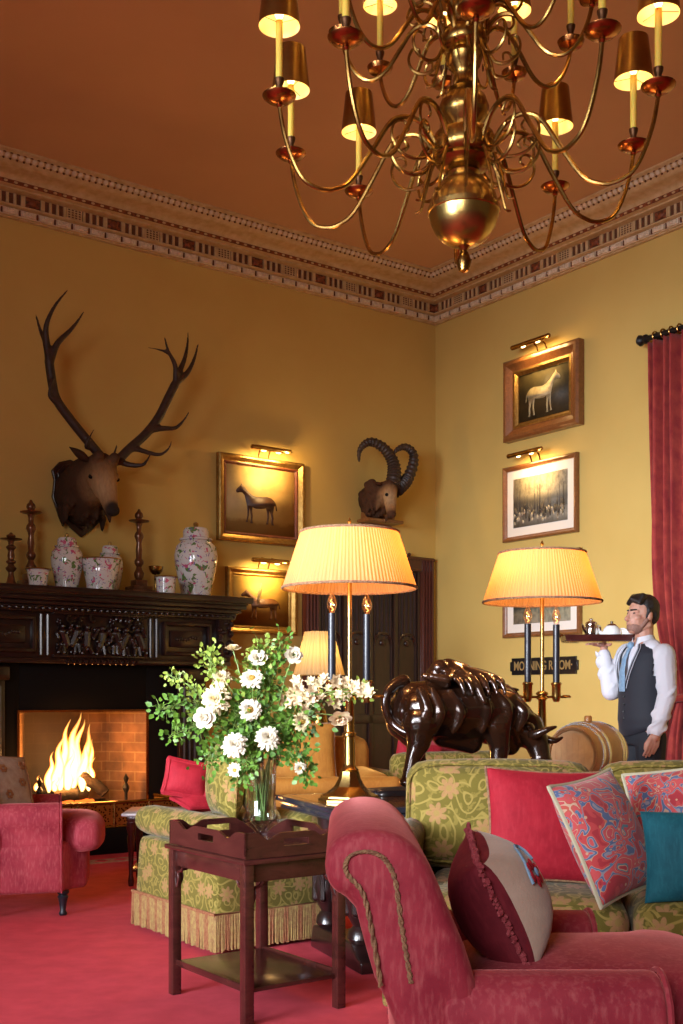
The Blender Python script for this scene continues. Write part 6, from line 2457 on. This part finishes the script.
    for (z0, a0, b0), (z1, a1, b1) in zip(lev, lev[1:]):
        for q in range(4): fine.append((z0 + (z1 - z0) * q / 4, a0 + (a1 - a0) * q / 4, b0 + (b1 - b0) * q / 4))
    lev = fine + [lev[-1]]
    VBOT = 1.135
    def shell(z, a, b, ang):      # ang 0 = front
        return Vector((0, 0, z)) + f * b * math.cos(ang) + l * a * math.sin(ang)
    edges = {1: [], -1: []}
    rows = []
    for z, a, b in lev:
        v = 0 if z <= VBOT else min(1.0, (z - VBOT) / (1.43 - VBOT)) ** .9 * .62
        row = []
        for i in range(n + 1):
            ang = v + (2 * PI - 2 * v) * i / n
            row.append(shell(z, a, b, ang))
        zz = z - (.045 if z == .905 else 0)
        rows.append(row)
        if v > 0:
            edges[1].append(row[0]); edges[-1].append(row[-1])
    for i in range(n + 1):
        a = 2 * PI * i / n
        rows[0][i] = rows[0][i] - U * (.05 * max(0, math.cos(a)) ** 2)
    vs = [m.verts(r) for r in rows]
    for j, (a, b) in enumerate(zip(vs, vs[1:])):
        for i in range(n):
            ang = 2 * PI * (i + .5) / n
            zc = (lev[j][0] + lev[j + 1][0]) / 2
            if zc > 1.23 and abs(abs(math.sin(ang)) - 1) < .10 + (zc - 1.23) * .8 * (1 if zc < 1.39 else .6): continue
            m.face([a[i], a[i + 1], b[i + 1], b[i]])
    o = m.build('waistcoat', MT['vest'], t, sharp=0)
    sd_ = o.modifiers.new('s', 'SOLIDIFY'); sd_.thickness = .006; sd_.offset = 1
    m = M()
    vb = shell(VBOT, .174, .140, 0)
    for s in (1, -1):
        q = [vb + f * .004] + [p + f * .006 for p in edges[s]]
        m.tube(q, .0040, 5)
        m.tube([p + (l * s * .030) + f * .002 for p in q[2:]], .0035, 5)
    m.build('waistcoat_piping', MT['vest_edge'], o)
    m = M()
    for k in range(4): m.ell(shell(1.10 - k * .045, .172, .146, .06), (.007, .007, .007), n=8)
    m.build('waistcoat_button', MT['leather'], o)
    # tie
    m = M()
    tp = [(1.445, .062, .020), (1.415, .078, .017), (1.40, .090, .016), (1.34, .122, .026), (1.26, .138, .032), (1.18, .140, .036), (1.135, .138, .034)]
    rings = []
    for z, fr, w in tp:
        c = Vector((0, 0, z)) + f * (fr + .014)
        rings.append([c - l * w, c - l * w * .5 + f * .008, c + l * w * .5 + f * .008, c + l * w, c - f * .006])
    m.loft(rings)
    m.ell(Vector((0, 0, 1.425)) + f * .090, (.022, .022, .024))
    m.build('tie', MT['tie'], t)
    # trousers and shoes
    m = M()
    m.loft([ring_ell(Vector((0, 0, z)), l, f, a, b) for z, a, b in ((.80, .165, .115), (.88, .174, .122), (.96, .170, .118), (1.0, .163, .112))])
    for s in (-1, 1):
        hp, kn, an = l * s * .088 + U * .84, l * s * .10 + f * .015 + U * .49, l * s * .105 - f * .02 + U * .09
        chain(m, [hp, kn, an], [.100, .078, .066])
    m.blob('trousers', MT['trouser'], t, .010, 3)
    for s in (-1, 1):
        an = l * s * .105 - f * .02
        m = M()
        m.cap(an + U * .045 - f * .04, an + U * .042 + f * .17, .047, .040)
        m.cap(an + U * .05, an + U * .09, .05, .05)
        m.box(an + U * .008 + f * .06, (.30, .095, .016), .006, Matrix.Rotation(math.atan2(f.y, f.x), 4, 'Z'))
        m.blob('shoe', MT['leather'], t, .008, 2)
    return hz


HZ = waiter()
# ---- tray and what stands on it
TT = WB + HZ + Vector((.0, .045, .024))
tray = thing('serving_tray', 'dark rectangular serving tray balanced on the hand of the waiter', 'tray', TT, R(-4))
m = M()
m.box((0, 0, .006), (.49, .25, .012), .004)
tw, td = .25, .13
rings = []
for (ex, z) in ((0, .006), (.004, .010), (.016, .042), (.020, .042), (.010, .006)):
    rings.append([(-tw - ex + .01, -td - ex + .01, z), (tw + ex - .01, -td - ex + .01, z), (tw + ex - .01, td + ex - .01, z), (-tw - ex + .01, td + ex - .01, z)])
vs = [m.verts(r) for r in rings]
for a, b in zip(vs, vs[1:]):
    for i in range(4): m.face([a[i], a[(i + 1) % 4], b[(i + 1) % 4], b[i]])
m.build('tray_body', MT['mahogany'], tray, sharp=30)
m = M(); m.box((0, 0, -.0015), (.45, .21, .003)); m.build('underside', MT['mahogany_top'], tray)
for s in (-1, 1):
    m = M()
    m.tube(spline([(s * .262, -.06, .040), (s * .285, -.05, .052), (s * .292, 0, .056), (s * .285, .05, .052), (s * .262, .06, .040)], 4), .007, 8)
    m.build('handle', MT['brass'], tray)
TW = Matrix.Translation(TT) @ Matrix.Rotation(R(-4), 4, 'Z')


def on_tray(x, y): return TW @ Vector((x, y, .0125))


t = thing('coffee_pot', 'tall silver pot at the outer end of the serving tray', 'pot', on_tray(-.075, -.02), R(20))
m = M(); m.lathe([(.030, 0), (.034, .004), (.040, .02), (.044, .06), (.040, .09), (.036, .105), (.038, .110), (.030, .118), (.012, .124), (.010, .130), (.014, .138), (0, .144)], n=20); m.build('body', MT['silver'], t)
m = M(); m.tube(spline([(.038, 0, .095), (.066, 0, .090), (.070, 0, .05), (.042, 0, .03)], 5), .006, 8); m.build('handle', MT['silver'], t)
m = M(); m.tube(spline([(-.038, 0, .05), (-.058, 0, .075), (-.068, 0, .10)], 4), [.012] * 4 + [.009] * 4 + [.007], 8); m.build('spout', MT['silver'], t)
t = thing('teapot', 'round white china teapot with a dark lid in the middle of the serving tray', 'teapot', on_tray(.055, -.03), R(-10))
m = M(); m.lathe([(.034, 0), (.040, .004), (.056, .025), (.060, .048), (.052, .072), (.036, .088), (.030, .092)], n=22); m.build('body', MT['china'], t)
m = M(); m.lathe([(.032, .090), (.026, .100), (.010, .106), (.008, .112), (.011, .118), (0, .123)], n=16); m.build('lid', MT['steel'], t)
m = M(); m.tube(spline([(.052, 0, .070), (.086, 0, .068), (.088, 0, .035), (.056, 0, .022)], 5), .006, 8); m.build('handle', MT['china'], t)
m = M(); m.tube(spline([(-.054, 0, .035), (-.080, 0, .055), (-.092, 0, .082)], 4), [.014] * 4 + [.010] * 4 + [.007], 8); m.build('spout', MT['china'], t)
t = thing('cup', 'white china cup on a saucer at the inner end of the serving tray', 'cup', on_tray(.155, -.04), 0)
m = M(); m.lathe([(.06, .004), (.065, .010), (.035, .008), (.022, .0), (.0, .0)], n=20); m.build('saucer', MT['china'], t)
m = M(); m.lathe([(.022, .009), (.026, .012), (.038, .04), (.042, .062), (.039, .062), (.034, .04), (.0, .018)], n=20); m.build('bowl', MT['china'], t)
m = M(); m.tube(spline([(.038, 0, .052), (.058, 0, .048), (.056, 0, .026), (.034, 0, .026)], 4), .004, 6); m.build('handle', MT['china'], t)
# ---------------------------------------------------------------- light and camera
w = bpy.data.worlds.new('room_air')
SC.world = w
w.use_nodes = True
w.node_tree.nodes['Background'].inputs[0].default_value = (1.0, .66, .34, 1)
w.node_tree.nodes['Background'].inputs[1].default_value = .105


def area(name, loc, to, size, sy, e, col, spread=180):
    d = bpy.data.lights.new(name, 'AREA')
    d.shape = 'RECTANGLE'; d.size = size; d.size_y = sy
    d.energy = e; d.color = col; d.spread = R(spread)
    o = bpy.data.objects.new(name, d)
    COL.objects.link(o)
    o.location = loc
    o.rotation_euler = (Vector(to) - Vector(loc)).to_track_quat('-Z', 'Y').to_euler()
    return o


# unseen tall window to the left of the camera, and an added front fill
area('daylight_area', room(9.6, 5.6, 2.0), room(0, 3.0, 1.1), 2.4, 2.4, 112, (.82, .89, 1.0), 46)
area('daylight_area', (-1.9, -2.4, 2.7), (.0, 4, .25), 2.4, 2.0, 88, (.97, .96, 1.0), 105)  # soft fill added behind the camera to lift foreground and trophies; no window there
# fire
pf = FP + UR * .30 - UL * .16
point_light('fire_light', None, (pf.x, pf.y, .58), 46, (1, .42, .10), .10)
pf = FP + UR * .62 - UL * .05
point_light('fire_light', None, (pf.x, pf.y, .50), 9, (1, .42, .10), .12)

cam = bpy.data.cameras.new('camera')
co = bpy.data.objects.new('camera', cam)
COL.objects.link(co)
co.location = (0, 0, EYE)
co.rotation_euler = (R(90), 0, 0)
cam.sensor_fit = 'VERTICAL'
cam.sensor_height = 36
cam.sensor_width = 24
cam.lens = FOC * 36 / 1024
cam.shift_y = (PY - 512) / 1024
cam.shift_x = 0
cam.clip_start = .05
cam.clip_end = 100
SC.camera = co
vs_ = SC.view_settings
vs_.view_transform = 'Standard'
vs_.look = 'None'
vs_.gamma = 1
vs_.use_curve_mapping = False
vs_.exposure = 0.0
cy = SC.cycles
cy.use_denoising = True
cy.denoiser = 'OPENIMAGEDENOISE'
cy.max_bounces = 8
cy.diffuse_bounces = 4
cy.glossy_bounces = 4
cy.transmission_bounces = 8
cy.transparent_max_bounces = 16
cy.caustics_reflective = False
cy.caustics_refractive = False
cy.sample_clamp_indirect = 6
cy.use_light_tree = True
